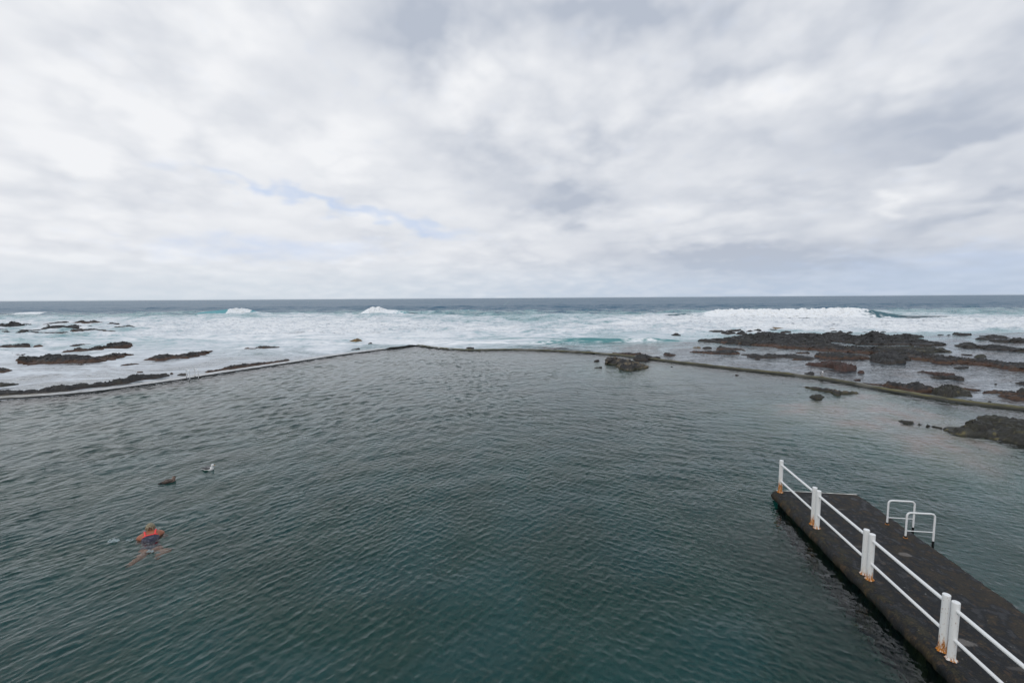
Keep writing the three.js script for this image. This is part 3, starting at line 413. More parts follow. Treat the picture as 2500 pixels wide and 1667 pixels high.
rock('rock', 'domed orange brown boulder in white foam behind the pool apex', null, 'gold', [[-20.69, -58.15, -20.79, -58.43, 0.05], [-20.24, -57.98, -20.66, -59.18, 0.22], [-19.53, -57.63, -20.25, -59.77, 0.39], [-19.19, -57.98, -19.74, -59.66, 0.31], [-18.96, -58.41, -19.2, -59.16, 0.14]]);
rock('rock', 'small dark stone right of the orange brown boulder', null, 'black', [[-17.52, -56.08, -17.61, -56.36, 0.05], [-17.2, -55.92, -17.43, -56.69, 0.15], [-17.14, -56.4, -17.19, -56.57, 0.03]]);
rock('rock', 'thin dark rock awash behind the wall left of the pool apex', null, 'black', [[-17.1, -48.28, -17.2, -48.57, 0.07], [-16.81, -48.73, -16.99, -49.25, 0.11], [-16.44, -49.03, -16.74, -49.93, 0.2], [-16.27, -49.5, -16.34, -49.74, 0.05]]);
rock('rock', 'little dark rock lump on the green wall right of its apex', null, 'black', [[-5.08, -49.37, -5.12, -49.78, 0.09], [-4.72, -49.18, -4.8, -50.01, 0.18], [-4.18, -49.31, -4.24, -50.01, 0.15], [-4.04, -49.48, -4.06, -49.75, 0.06]]);
rock('rock', 'small round black rock standing in the pool left of the boulder heap', null, 'black', [[6.92, -38.89, 6.96, -39.11, 0.05], [7.15, -38.85, 7.29, -39.65, 0.16], [7.43, -39.13, 7.47, -39.37, 0.05]]);
rock('rock', 'small flat olive rock in the pool in front of the boulder heap', null, 'olive', [[6.31, -35.22, 6.33, -35.32, 0.02], [6.59, -35.18, 6.66, -35.58, 0.09], [6.84, -35.17, 6.94, -35.72, 0.13], [6.95, -35.41, 7.01, -35.72, 0.07]]);
rock('boulder_heap', 'heap of mottled tan and black boulders in the pool by the green wall', null, 'tan', [[7.74, -39.54, 7.83, -40, 0.05], [7.85, -38.42, 8.34, -40.83, 0.25], [7.84, -37.04, 8.49, -40.13, 0.33], [8.16, -36.76, 8.9, -40.12, 0.36], [8.3, -35.74, 9.27, -39.95, 0.46], [8.31, -34.27, 9.49, -39.17, 0.55], [8.64, -34.14, 9.7, -38.4, 0.48], [9.2, -34.28, 10.09, -37.66, 0.39], [9.77, -34.44, 10.4, -36.67, 0.26], [10.25, -34.88, 10.67, -36.31, 0.16], [10.82, -35.34, 10.96, -35.8, 0.05], [11.18, -35.49, 11.2, -35.58, 0.01]]);
rock('boulder', 'black boulder breaking across the green wall behind the boulder heap', null, 'black', [[10.48, -39.71, 10.59, -40.15, 0.1], [10.73, -39.45, 11.22, -41.28, 0.42], [11.06, -39.32, 11.66, -41.48, 0.5], [11.51, -39.21, 12.1, -41.25, 0.47], [12.13, -39.94, 12.56, -41.36, 0.32], [12.75, -40.6, 13, -41.41, 0.18], [13.26, -40.7, 13.4, -41.13, 0.1]]);
rock('rock', 'rust brown rock behind the green wall left of the black boulder', null, 'brown', [[9.72, -44.92, 9.76, -45.1, 0.04], [10.18, -43.91, 10.33, -44.56, 0.16], [10.72, -43.36, 10.91, -44.12, 0.19], [11.28, -42.97, 11.54, -43.95, 0.24], [11.95, -43.3, 12.17, -44.11, 0.2], [12.48, -44.01, 12.55, -44.26, 0.06]]);
rock('rock', 'rust brown boulder alone in the lagoon behind the boulder heap', null, 'brown', [[14.08, -43.08, 14.16, -43.33, 0.05], [14.28, -42.99, 14.61, -43.99, 0.18], [14.44, -42.28, 14.92, -43.71, 0.27], [14.72, -42.09, 15.05, -43.06, 0.18], [15.24, -42.77, 15.31, -42.98, 0.04]]);
rock('rock', 'tiny rock tip in the pool right of the boulder heap', null, 'black', [[12.33, -35.66, 12.36, -35.76, 0.03], [12.39, -35.59, 12.45, -35.74, 0.05], [12.52, -35.61, 12.55, -35.69, 0.03]]);
rock('boulder', 'dark pointed boulder in the white surf left of the big right reef', null, 'black', [[22.49, -65.39, 22.62, -65.79, 0.05], [22.63, -64.71, 23.16, -66.23, 0.19], [22.78, -63.91, 23.83, -66.87, 0.37], [23.44, -63.98, 23.7, -64.69, 0.09]]);
rock('rock', 'tiny dark rock in surf between the pointed boulder and right reef', null, 'black', [[25.9, -65.8, 26.11, -66.34, 0.09], [26.17, -65.64, 26.51, -66.5, 0.14], [26.52, -65.89, 26.63, -66.15, 0.04]]);
rock('reef', 'low black reef at the far left of the right reef, foam behind', null, 'black', [[30.47, -71.41, 30.67, -71.88, 0.07], [31.03, -70.39, 31.96, -72.52, 0.3], [31.82, -70.33, 32.85, -72.61, 0.32], [31.37, -68.06, 32.52, -70.58, 0.29], [31.8, -67.29, 33.13, -70.13, 0.33], [33.19, -68.21, 33.68, -69.23, 0.12]]);
rock('rock', 'thin black rock behind the leftmost low reef on the right', null, 'black', [[33.52, -72.63, 33.82, -73.29, 0.12], [34.81, -72.18, 35.57, -73.75, 0.29], [35.89, -72.42, 36.67, -74, 0.29], [36.55, -73.39, 36.75, -73.79, 0.07]]);
rock('boulder', 'pointed black boulder between two low reefs behind the right reef', null, 'black', [[32.22, -65.98, 32.68, -66.93, 0.12], [32.47, -65.27, 34.51, -69.39, 0.5], [33.26, -65.75, 34.44, -68.1, 0.28], [34.03, -66.68, 34.53, -67.65, 0.12]]);
rock('rock', 'two humped black rock in foam right of the pointed black boulder', null, 'black', [[35.49, -69.69, 36.02, -70.73, 0.16], [36.15, -70.11, 37.1, -71.97, 0.35], [37.15, -71.14, 37.58, -71.97, 0.15], [38.08, -71.56, 39.14, -73.57, 0.37], [39.18, -72.46, 39.74, -73.51, 0.19]]);
rock('rock', 'thin golden weed covered rock farthest out in the right surf', null, 'gold', [[43.28, -77.93, 43.49, -78.3, 0.06], [44.01, -77.66, 44.82, -79.1, 0.25], [45.08, -77.95, 45.64, -78.93, 0.17], [46.14, -78.04, 46.32, -78.34, 0.05]]);
rock('rock', 'low black rock awash below the golden weed rock', null, 'black', [[40.21, -73.57, 40.42, -73.98, 0.07], [40.74, -72.49, 41.59, -74.01, 0.28], [41.47, -72.09, 42.33, -73.59, 0.28], [41.91, -71.71, 42.17, -72.16, 0.08]]);
rock('rock', 'black rock with a step, behind the middle of the right reef', null, 'black', [[40.4, -69.27, 40.99, -70.29, 0.16], [40.8, -68.92, 41.97, -70.91, 0.31], [41.85, -69.14, 42.79, -70.71, 0.24], [43.79, -71.71, 44.02, -72.09, 0.07]]);
rock('rock', 'small black rock awash just right of the stepped black rock', 'small black rocks awash in foam behind the right reef', 'black', [[43.17, -70.61, 43.47, -71.11, 0.09], [43.57, -70.25, 44.37, -71.56, 0.25], [44.09, -70.37, 44.43, -70.92, 0.11]]);
rock('rock', 'thin black rock awash behind the small round crest boulder', 'small black rocks awash in foam behind the right reef', 'black', [[44.83, -70.47, 45.03, -70.77, 0.06], [45.03, -69.81, 45.66, -70.78, 0.15], [45.76, -70.06, 46.07, -70.55, 0.09]]);
rock('rock', 'long thin black rock awash behind the second round crest boulder', 'small black rocks awash in foam behind the right reef', 'black', [[46.49, -69.52, 46.81, -70, 0.07], [47.22, -69.62, 47.96, -70.71, 0.17], [48, -69.86, 48.21, -70.17, 0.05]]);
rock('rock', 'golden brown weed rock in foam beyond the right reef summit', null, 'gold', [[50.59, -73.85, 50.82, -74.19, 0.06], [51.14, -73.62, 52.04, -74.91, 0.23], [51.99, -73.9, 52.22, -74.24, 0.06]]);
rock('rock', 'black rock awash directly below the golden brown weed rock', 'small black rocks awash in foam behind the right reef', 'black', [[47.76, -69.1, 48.33, -69.93, 0.13], [48.02, -68.76, 49.18, -70.44, 0.26], [48.74, -69.01, 49.32, -69.84, 0.13]]);
rock('rock', 'peaked black rock awash, right neighbour of the one below golden weed', 'small black rocks awash in foam behind the right reef', 'black', [[48.2, -68.29, 48.61, -68.87, 0.09], [48.37, -67.97, 49.82, -70.02, 0.32], [48.96, -67.92, 49.41, -68.55, 0.1]]);
rock('rock', 'low black rock awash right of the peaked black rock in foam', 'small black rocks awash in foam behind the right reef', 'black', [[48.81, -67.33, 49.26, -67.95, 0.1], [48.94, -66.73, 50.29, -68.6, 0.3], [50.21, -67.81, 50.71, -68.5, 0.11]]);
rock('rock', 'small golden weed rock behind the square reef boulders', null, 'gold', [[53.95, -71.46, 54.28, -71.91, 0.08], [54.31, -71.26, 54.98, -72.15, 0.17], [54.91, -71.21, 55.2, -71.58, 0.07]]);
rock('rock', 'small black rock awash beneath the small golden weed rock', 'small black rocks awash in foam behind the right reef', 'black', [[51.63, -67.99, 52.24, -68.8, 0.13], [51.81, -67.67, 52.82, -69, 0.21], [52.69, -68.21, 53.05, -68.67, 0.07]]);
rock('rock', 'lone small black rock in foam right of the small golden weed rock', 'small black rocks awash in foam behind the right reef', 'black', [[55.02, -68.93, 55.35, -69.34, 0.06], [54.79, -68.02, 55.77, -69.24, 0.19], [55.54, -68.42, 56.01, -69, 0.09]]);
rock('rock', 'flat black rock barely awash right of the reef summit in foam', null, 'black', [[55.45, -67.51, 55.72, -67.85, 0.05], [55.9, -67.17, 56.45, -67.85, 0.11], [56.48, -67.27, 56.76, -67.61, 0.05]]);
rock('rock', 'low double rock in foam left of the square black boulder', null, 'black', [[58.17, -63.19, 58.4, -63.44, 0.04], [58.1, -62.54, 58.91, -63.43, 0.15], [59.43, -63.36, 59.7, -63.66, 0.05]]);
rock('rock', 'small round rock in foam just left of the square black boulder', null, 'black', [[59.17, -62.72, 59.4, -62.96, 0.04], [59.1, -62.33, 59.97, -63.26, 0.16], [59.72, -62.67, 59.9, -62.87, 0.03]]);
rock('boulder', 'square topped black boulder in white foam at far right', null, 'black', [[61.26, -64.29, 61.68, -64.74, 0.06], [60.69, -62.86, 62.49, -64.74, 0.24], [60.3, -62.24, 62.63, -64.66, 0.31], [60.62, -61.83, 63.01, -64.28, 0.32], [61.74, -62.12, 63.87, -64.28, 0.28], [63.31, -63.58, 64.12, -64.4, 0.1]]);
rock('reef', "low black reef reaching right out of the square boulder's foam", null, 'black', [[61.75, -61.24, 62.15, -61.64, 0.05], [61.88, -60.24, 62.81, -61.15, 0.12], [60.13, -58.04, 62.69, -60.54, 0.34], [60.84, -57.99, 63.2, -60.26, 0.31], [61.02, -57.42, 63.3, -59.59, 0.3], [61.55, -57.38, 63.45, -59.17, 0.25], [62.58, -57.86, 63.09, -58.33, 0.07]]);
rock('rock', 'flat black rock under the low far right reef', null, 'black', [[57.01, -56.74, 57.46, -57.19, 0.06], [56.24, -55.34, 58.22, -57.3, 0.28], [56.84, -55.3, 58.68, -57.1, 0.26], [57.39, -55.56, 58.74, -56.88, 0.19], [58.8, -55.98, 59.56, -56.72, 0.11]]);
rock('reef', 'dark humped reef cut by the right edge, outermost in the lagoon', null, 'black', [[56.52, -54.22, 57.09, -54.78, 0.08], [56.27, -53, 57.87, -54.52, 0.23], [56.81, -52.69, 59.16, -54.88, 0.33], [57.04, -52.49, 60.04, -55.27, 0.42], [57.35, -52.38, 59.96, -54.77, 0.36], [57.68, -52.35, 60.81, -55.22, 0.43], [57.99, -52.15, 60.41, -54.35, 0.33], [58.79, -52.1, 61.44, -54.47, 0.36], [59.99, -52.02, 61.57, -53.39, 0.21]]);
rock('reef_plateau', 'broad black and green top of the big right reef', null, 'black', [[39.23, -58.69, 42.13, -63.07, 0.26], [38.9, -57.4, 44.34, -65.5, 0.48], [38.43, -56.08, 45.8, -66.92, 0.64], [38.41, -54.59, 46.18, -65.72, 0.67], [38.57, -53.17, 46.82, -64.64, 0.71], [38.41, -52.01, 45.37, -61.52, 0.61], [38.44, -50.98, 45.6, -60.56, 0.63], [39.13, -50.77, 47.58, -61.83, 0.72], [39.53, -50.74, 50.08, -64.41, 0.87], [39.93, -50.72, 51.89, -66.04, 0.96], [40.33, -50.69, 51.51, -64.87, 0.89], [40.73, -50.67, 50.73, -63.22, 0.8], [41.54, -50.61, 49.68, -60.62, 0.66], [42.5, -50.55, 51.14, -60.93, 0.68], [43, -50.35, 51.79, -60.74, 0.68], [43.28, -50.09, 50.09, -58.05, 0.54], [43.66, -49.66, 49.35, -56.2, 0.45], [44.1, -49.23, 49.44, -55.25, 0.42], [45.27, -49.16, 48.98, -53.23, 0.29], [46.39, -49.49, 48.85, -52.14, 0.19], [47.95, -49.96, 48.52, -50.56, 0.04]]);
rock('reef_plateau', 'left black shoulder of the big right reef behind its rusty flank', null, 'black', [[22.72, -57.18, 23.1, -58.14, 0.06], [22.89, -55.85, 24.13, -58.87, 0.19], [23.11, -55.24, 24.83, -59.38, 0.26], [23.65, -55.01, 25.1, -58.39, 0.22], [23.94, -54.42, 26.01, -59.16, 0.3], [24.33, -53.47, 26.72, -58.76, 0.34], [24.79, -52.54, 28.1, -59.63, 0.46], [25.34, -52.24, 29.3, -60.47, 0.53], [26.06, -51.6, 31.54, -62.54, 0.7], [26.93, -51.12, 33.5, -63.71, 0.8], [27.29, -50.68, 35.21, -65.53, 0.93], [28.38, -50.37, 36.62, -65.12, 0.93], [29.37, -49.9, 37.35, -63.59, 0.88], [30.57, -49.83, 38.61, -63.05, 0.85], [31.67, -49.6, 40.48, -63.53, 0.9], [32.76, -49.38, 41.82, -63.16, 0.89], [33.89, -49.23, 41.34, -60.14, 0.73]]);
rock('boulder', 'black boulder on the back of the right reef, left of a pair', null, 'black', [[51.46, -61.29, 52.35, -62.36, 0.14], [50.87, -59.89, 53.32, -62.79, 0.38], [51.06, -59.52, 53.91, -62.88, 0.44], [52.9, -60.94, 54.42, -62.71, 0.23]]);
rock('boulder', 'black boulder on the back of the right reef, right of a pair', null, 'black', [[51.03, -59.18, 52.02, -60.34, 0.16], [50.78, -58.18, 53.15, -60.92, 0.37], [51.97, -58.65, 53.91, -60.86, 0.3], [53.44, -59.7, 54.18, -60.53, 0.11]]);
rock('boulder', 'small round boulder on the crest of the right reef plateau', null, 'black', [[40.61, -64.75, 41.01, -65.4, 0.08], [40.71, -64.06, 42.25, -66.5, 0.3], [41.33, -64.28, 42.38, -65.92, 0.2], [41.73, -64.65, 42.06, -65.18, 0.06]]);
rock('boulder', 'second round boulder on the right reef crest, nearer its middle', null, 'black', [[41.52, -63.34, 41.93, -63.97, 0.08], [41.62, -62.69, 43.15, -65.02, 0.3], [42.17, -62.9, 43.3, -64.6, 0.22], [42.57, -63.26, 42.99, -63.88, 0.08]]);
rock('reef_flank', 'rust brown seaweed covered flank along the front of the big right reef', null, 'brown', [[23.88, -54.81, 24.4, -56, 0.11], [24.56, -53, 26.01, -56.16, 0.29], [25.85, -52.04, 27.68, -55.75, 0.34], [26.97, -50.87, 28.93, -54.6, 0.35], [27.82, -49.37, 30.06, -53.37, 0.39], [28.37, -48.19, 31.11, -52.89, 0.47], [29.1, -47.41, 31.86, -51.96, 0.46], [29.97, -46.3, 32.92, -50.91, 0.47], [30.28, -45.6, 33.21, -50.07, 0.47], [31.09, -44.57, 34.28, -49.2, 0.49], [32.45, -43.87, 35.72, -48.34, 0.49], [32.71, -42.82, 36.19, -47.41, 0.51], [33.19, -42.33, 36.67, -46.81, 0.5], [32.79, -41.11, 36.55, -45.87, 0.55], [32.95, -40.03, 37.25, -45.33, 0.62], [33.37, -39.4, 37.87, -44.78, 0.64], [33.85, -38.73, 37.93, -43.46, 0.58], [33.97, -37.77, 37.28, -41.5, 0.47], [33.96, -36.73, 37.28, -40.36, 0.47], [34.67, -36.18, 37.74, -39.42, 0.43], [35.59, -35.89, 38.32, -38.68, 0.37], [36.09, -35.49, 38.8, -38.19, 0.37], [36.15, -34.68, 38.8, -37.26, 0.36], [35.84, -33.56, 38.97, -36.54, 0.43], [35.9, -32.83, 38.97, -35.68, 0.42], [36.14, -32.3, 39.69, -35.52, 0.48], [36.37, -31.79, 40.21, -35.2, 0.51], [36.85, -31.28, 40.4, -34.34, 0.47]]);
rock('reef_spur', 'dark green spur of the right reef between two still pools', null, 'olive', [[36.14, -46.86, 37.56, -48.72, 0.18], [37.99, -46.25, 39.86, -48.56, 0.22], [37.7, -44.08, 40.9, -47.87, 0.37], [38.59, -43.84, 41.81, -47.54, 0.36], [38.75, -42.8, 42.39, -46.86, 0.41], [40.3, -43.32, 43.19, -46.46, 0.31], [41.36, -43.44, 42.82, -44.99, 0.16], [42.13, -43.84, 42.56, -44.29, 0.05]]);
rock('boulder', 'big dark boulder standing in front of the rusty reef flank', null, 'black', [[29.55, -37.98, 30.08, -38.67, 0.11], [29.21, -37.13, 31.32, -39.84, 0.44], [29.37, -36.55, 32.37, -40.33, 0.62], [29.97, -36.4, 32.95, -40.05, 0.6], [30.63, -36.45, 33.52, -39.94, 0.57], [31.31, -36.68, 33.64, -39.44, 0.46], [32.42, -37.48, 33.46, -38.7, 0.2], [32.79, -37.69, 32.97, -37.9, 0.04]]);
rock('rock', 'long dark brown rock left of the big dark reef boulder', null, 'brown', [[27.34, -41.5, 27.57, -41.85, 0.06], [27.01, -40.12, 28.4, -42.21, 0.36], [27.15, -39.35, 28.95, -41.98, 0.46], [28.07, -39.26, 29.73, -41.61, 0.41], [29.03, -39.21, 30.75, -41.55, 0.41], [29.81, -39.42, 31.39, -41.52, 0.37], [29.9, -39.02, 30.99, -40.45, 0.26], [30.46, -39.04, 31.12, -39.89, 0.15]]);
rock('reef', 'dark ridge with an upright block leading right from the reef to the edge', null, 'black', [[47.84, -49.8, 48.21, -50.19, 0.05], [46.89, -48.13, 48.31, -49.6, 0.21], [46.39, -47.04, 49.55, -50.27, 0.47], [47.07, -46.86, 50.26, -50.06, 0.47], [47.26, -46.85, 49.33, -48.92, 0.31], [47.97, -46.59, 49.98, -48.56, 0.29], [47.46, -45.57, 50.25, -48.28, 0.41], [47.72, -44.88, 50.08, -47.12, 0.35], [48.1, -44.53, 50.02, -46.33, 0.28], [48.19, -43.26, 50.52, -45.37, 0.34], [48.74, -42.92, 51.04, -44.97, 0.33], [49.49, -42.52, 51.53, -44.29, 0.29]]);
rock('rock', 'thin dark rock awash in the pool right of the reef spur', null, 'black', [[41.25, -42.25, 41.4, -42.41, 0.04], [41.06, -41.51, 41.47, -41.93, 0.11], [41.58, -41.37, 41.82, -41.61, 0.06]]);
rock('rock', 'flat greenish rock in the still pool right of the reef spur', null, 'olive', [[40.51, -40.28, 40.97, -40.74, 0.09], [40.35, -39.77, 41.49, -40.91, 0.23], [40.63, -39.65, 41.91, -40.91, 0.25], [41.4, -40.03, 41.97, -40.58, 0.11]]);
rock('rock', 'thin golden rock tip at the left of the reddish lagoon rocks', null, 'gold', [[19.31, -49.26, 19.41, -49.5, 0.05], [19.69, -48.78, 19.91, -49.32, 0.12], [20.12, -48.83, 20.27, -49.19, 0.08]]);
rock('rock', 'small black humped rock above the reddish lagoon rock', null, 'black', [[19.97, -48.31, 20.16, -48.78, 0.1], [20.45, -48.06, 20.79, -48.88, 0.18], [21.01, -48.25, 21.24, -48.78, 0.12]]);
rock('rock', 'long low reddish rock left in the right lagoon', null, 'brown', [[17.18, -44.45, 17.34, -44.86, 0.06], [17.56, -44.18, 18.01, -45.34, 0.16], [18.25, -43.71, 18.87, -45.22, 0.21], [19.05, -43.37, 19.86, -45.23, 0.27], [19.54, -43.34, 20.53, -45.55, 0.31], [19.97, -43.02, 21.24, -45.78, 0.39], [20.54, -42.7, 21.92, -45.61, 0.41], [21.18, -42.78, 21.54, -43.51, 0.11]]);
rock('rock', 'reddish rock with a dark crest just behind the long reddish rock', null, 'brown', [[20.97, -47.52, 21.25, -48.15, 0.09], [21.03, -46.67, 21.95, -48.73, 0.31], [21.63, -46.29, 22.57, -48.32, 0.3], [22.07, -45.93, 22.86, -47.57, 0.25], [23.15, -46.55, 23.71, -47.69, 0.17], [23.13, -45.67, 23.26, -45.92, 0.04]]);
rock('rock', 'long dark rock with black humps in the right lagoon before the reef', null, 'black', [[21.05, -42.61, 21.31, -43.15, 0.09], [21.72, -42.23, 22.1, -42.98, 0.12], [21.19, -41.04, 21.75, -42.14, 0.19], [21.6, -40.65, 22.48, -42.33, 0.29], [22.12, -40.36, 22.8, -41.63, 0.22], [22.51, -40.34, 23.61, -42.33, 0.34], [22.97, -40.32, 23.99, -42.12, 0.31], [23.49, -40.4, 24.32, -41.85, 0.25], [24.35, -40.72, 25.1, -41.98, 0.22], [24.7, -40.18, 25.54, -41.55, 0.24], [25.21, -39.39, 26.05, -40.71, 0.23], [25.63, -39.03, 26.42, -40.24, 0.22], [26.33, -39.44, 26.5, -39.71, 0.05]]);
rock('rock', 'small black stone in front of the long dark lagoon rock', null, 'black', [[20.85, -39.56, 20.94, -39.71, 0.04], [21, -39.4, 21.28, -39.93, 0.14], [21.32, -39.43, 21.61, -39.98, 0.15]]);
rock('rock', 'small flat brown rock under the right end of the long dark rock', null, 'brown', [[23.87, -39.16, 23.98, -39.35, 0.05], [24.3, -39.09, 24.55, -39.5, 0.11], [24.65, -38.98, 24.98, -39.5, 0.14]]);
rock('rock', 'small brown rock alone between long dark rock and reef flank', null, 'brown', [[27.06, -43.91, 27.19, -44.13, 0.05], [27.11, -43.42, 27.47, -44.01, 0.15], [27.53, -43.4, 27.81, -43.85, 0.11], [27.91, -43.32, 28.27, -43.88, 0.14], [28.37, -43.66, 28.47, -43.82, 0.04]]);
rock('rock', 'small flat brown rock left of the big dark boulder in the lagoon', null, 'brown', [[26.05, -39.01, 26.19, -39.22, 0.06], [26.42, -38.94, 26.77, -39.46, 0.14], [26.86, -38.87, 26.99, -39.06, 0.05]]);
rock('rock', 'lumpy red brown rock with three humps nearest the gull', null, 'red', [[23.25, -36.19, 23.48, -36.55, 0.07], [23.17, -35.69, 23.86, -36.78, 0.21], [23.54, -35.35, 24.27, -36.46, 0.22], [23.72, -35.18, 24.82, -36.83, 0.33], [24.09, -34.85, 25.41, -36.79, 0.38], [23.58, -33.7, 25.24, -36.11, 0.49], [23.58, -33.06, 25.41, -35.65, 0.54], [23.68, -32.81, 25.3, -35.09, 0.48], [23.98, -32.69, 25.46, -34.74, 0.43], [24.62, -33.05, 25.78, -34.62, 0.33], [25.32, -33.81, 25.59, -34.17, 0.07]]);
rock('rock', 'small cubic red brown rock right of the lumpy red rock', null, 'red', [[24.23, -32.17, 24.33, -32.3, 0.03], [24.26, -32, 24.72, -32.63, 0.16], [24.47, -31.93, 24.99, -32.62, 0.17], [24.81, -32.18, 25, -32.43, 0.06]]);
rock('boulder', 'square black block leaning on the green wall beside the gull', null, 'black', [[20.41, -32.09, 20.47, -32.19, 0.03], [20.45, -31.69, 20.75, -32.16, 0.14], [20.45, -31.51, 20.95, -32.3, 0.23], [20.59, -31.46, 21.14, -32.32, 0.25], [20.77, -31.46, 21.3, -32.28, 0.24], [20.89, -31.58, 21.25, -32.13, 0.16]]);
rock('rock', 'flat dark stone sitting at the green wall right of the gull', null, 'red', [[22.01, -29.53, 22.05, -29.6, 0.02], [22.08, -29.3, 22.29, -29.58, 0.1], [22.33, -29.37, 22.5, -29.59, 0.08], [22.57, -29.55, 22.6, -29.6, 0.02]]);
rock('rock', 'flat black oval rock alone in the right lagoon', null, 'black', [[32.8, -34.17, 32.97, -34.36, 0.04], [32.66, -33.62, 33.37, -34.36, 0.18], [33.03, -33.53, 33.83, -34.36, 0.2], [33.52, -33.69, 34.27, -34.45, 0.18], [34, -34.12, 34.29, -34.41, 0.07]]);
rock('rock', 'reddish rock strip behind the dark wedge rock in the right lagoon', null, 'red', [[28.46, -32.34, 28.53, -32.42, 0.02], [28.86, -32.12, 29.32, -32.63, 0.13], [29, -31.92, 29.32, -32.27, 0.09], [28.81, -31.12, 29.45, -31.82, 0.18], [28.62, -30.36, 29.57, -31.37, 0.27], [28.98, -30.19, 29.79, -31.05, 0.23], [29.59, -30.62, 29.99, -31.04, 0.11]]);
rock('rock', 'dark wedge shaped rock in the middle of the right lagoon', null, 'black', [[27.56, -30.34, 27.68, -30.47, 0.03], [27.51, -29.69, 28.04, -30.27, 0.16], [27.86, -29.54, 28.46, -30.18, 0.17], [28.42, -29.6, 28.99, -30.21, 0.16], [28.55, -29.43, 29.41, -30.33, 0.24], [28.38, -29.05, 29.39, -30.09, 0.29], [28.82, -29.2, 29.51, -29.91, 0.2], [29.54, -29.68, 29.62, -29.76, 0.02]]);
rock('rock', 'long dark red brown rock lying along the green wall at right', null, 'brown', [[22.1, -27.12, 22.88, -28.09, 0.22], [22.1, -27.02, 23.09, -28.25, 0.28], [22.24, -26.89, 23.36, -28.26, 0.31], [22.33, -26.64, 23.47, -28.02, 0.32], [22.24, -26.11, 23.31, -27.39, 0.3], [22.19, -25.76, 23.38, -27.17, 0.34], [22.39, -25.67, 23.48, -26.94, 0.3], [22.52, -25.58, 24.02, -27.32, 0.41], [22.62, -25.54, 24.23, -27.4, 0.44], [22.75, -25.54, 24.23, -27.23, 0.4], [23, -25.52, 24.12, -26.77, 0.3], [23.23, -25.39, 24.38, -26.67, 0.31], [23.48, -25.27, 24.74, -26.65, 0.33]]);
rock('boulder', 'large dark olive boulder touching the green wall at right', null, 'olive', [[23.03, -24.95, 23.39, -25.36, 0.1], [22.84, -24.52, 23.92, -25.7, 0.3], [22.96, -24.36, 24.51, -26.03, 0.42], [23.08, -24.14, 24.95, -26.13, 0.5], [23.37, -24.1, 25.19, -26.02, 0.48], [23.7, -24.24, 25.45, -26.08, 0.46], [24.12, -24.48, 25.47, -25.87, 0.35], [24.37, -24.47, 25.38, -25.51, 0.26], [24.49, -24.39, 25.22, -25.13, 0.19], [24.74, -24.46, 24.86, -24.58, 0.03]]);
rock('rubble', 'strip of small reddish stones along the green wall at right', null, 'brown', [[21.73, -28.4, 21.78, -28.46, 0.03], [21.84, -28.11, 21.93, -28.24, 0.07], [21.97, -27.87, 22.07, -27.99, 0.07], [22.13, -27.66, 22.26, -27.83, 0.09], [22.28, -27.45, 22.52, -27.76, 0.17], [22.28, -27.22, 22.51, -27.51, 0.16], [22.23, -26.82, 22.64, -27.31, 0.28]]);
rock('rock', 'narrow brown rock behind the large olive boulder', null, 'brown', [[26.12, -26.61, 26.22, -26.71, 0.03], [26.04, -26.18, 26.36, -26.51, 0.1], [26.13, -25.91, 26.49, -26.28, 0.11], [26.21, -25.65, 26.64, -26.08, 0.13], [26.58, -25.79, 26.69, -25.9, 0.03]]);
rock('rock', 'long low brown rock reaching the right edge behind the wall, rear one', null, 'brown', [[25.79, -25.11, 25.89, -25.22, 0.03], [25.89, -25, 26.24, -25.34, 0.09], [26.11, -25.05, 26.79, -25.71, 0.16], [26.6, -25.04, 27.29, -25.7, 0.16], [27, -24.94, 27.72, -25.62, 0.17], [27.31, -24.62, 28.04, -25.28, 0.17], [27.71, -24.53, 28.54, -25.27, 0.19], [28.34, -24.51, 29.08, -25.16, 0.17]]);
rock('rock', 'dark brown rock cut by the right edge nearest the green wall', null, 'brown', [[26.1, -24.54, 26.21, -24.64, 0.03], [25.96, -24.12, 26.41, -24.54, 0.11], [25.87, -23.73, 26.6, -24.42, 0.18], [25.89, -23.46, 26.99, -24.47, 0.27], [26.13, -23.24, 27.38, -24.37, 0.3], [26.35, -23.16, 27.65, -24.33, 0.31], [26.87, -23.08, 28.13, -24.17, 0.29]]);
rock('boulder', 'upright dark red boulder at the right edge on low brown rocks', null, 'brown', [[27.79, -25.13, 28.06, -25.38, 0.08], [27.05, -24.31, 28.09, -25.26, 0.31], [27.06, -24.24, 28.23, -25.3, 0.35], [27.22, -24.23, 28.35, -25.25, 0.33], [27.61, -24.3, 28.65, -25.22, 0.3], [28.09, -24.51, 28.52, -24.9, 0.13]]);
rock('rock', 'small round black stone alone in the lagoon near the right edge', null, 'black', [[29.25, -27.73, 29.35, -27.82, 0.03], [29.18, -27.51, 29.52, -27.84, 0.1], [29.57, -27.72, 29.64, -27.78, 0.02]]);
rock('rock', 'tiny black stone left of the dark rock at the right edge', null, 'black', [[31, -28.49, 31.08, -28.57, 0.03], [31.12, -28.46, 31.26, -28.59, 0.05], [31.34, -28.58, 31.39, -28.62, 0.02]]);
rock('rock', 'dark rock cut by the right edge with foam at its foot', null, 'black', [[30.66, -27.88, 30.74, -27.95, 0.02], [30.76, -27.72, 31.2, -28.12, 0.12], [30.84, -27.51, 31.57, -28.18, 0.19], [31.19, -27.5, 31.9, -28.14, 0.19], [31.76, -27.52, 32.22, -27.93, 0.12]]);
rock('rock', 'flat dark stone in the channel behind the wall near the right edge', null, 'black', [[24.11, -23.06, 24.15, -23.1, 0.02], [24.21, -23.01, 24.32, -23.12, 0.05], [24.4, -23.06, 24.42, -23.09, 0.01]]);
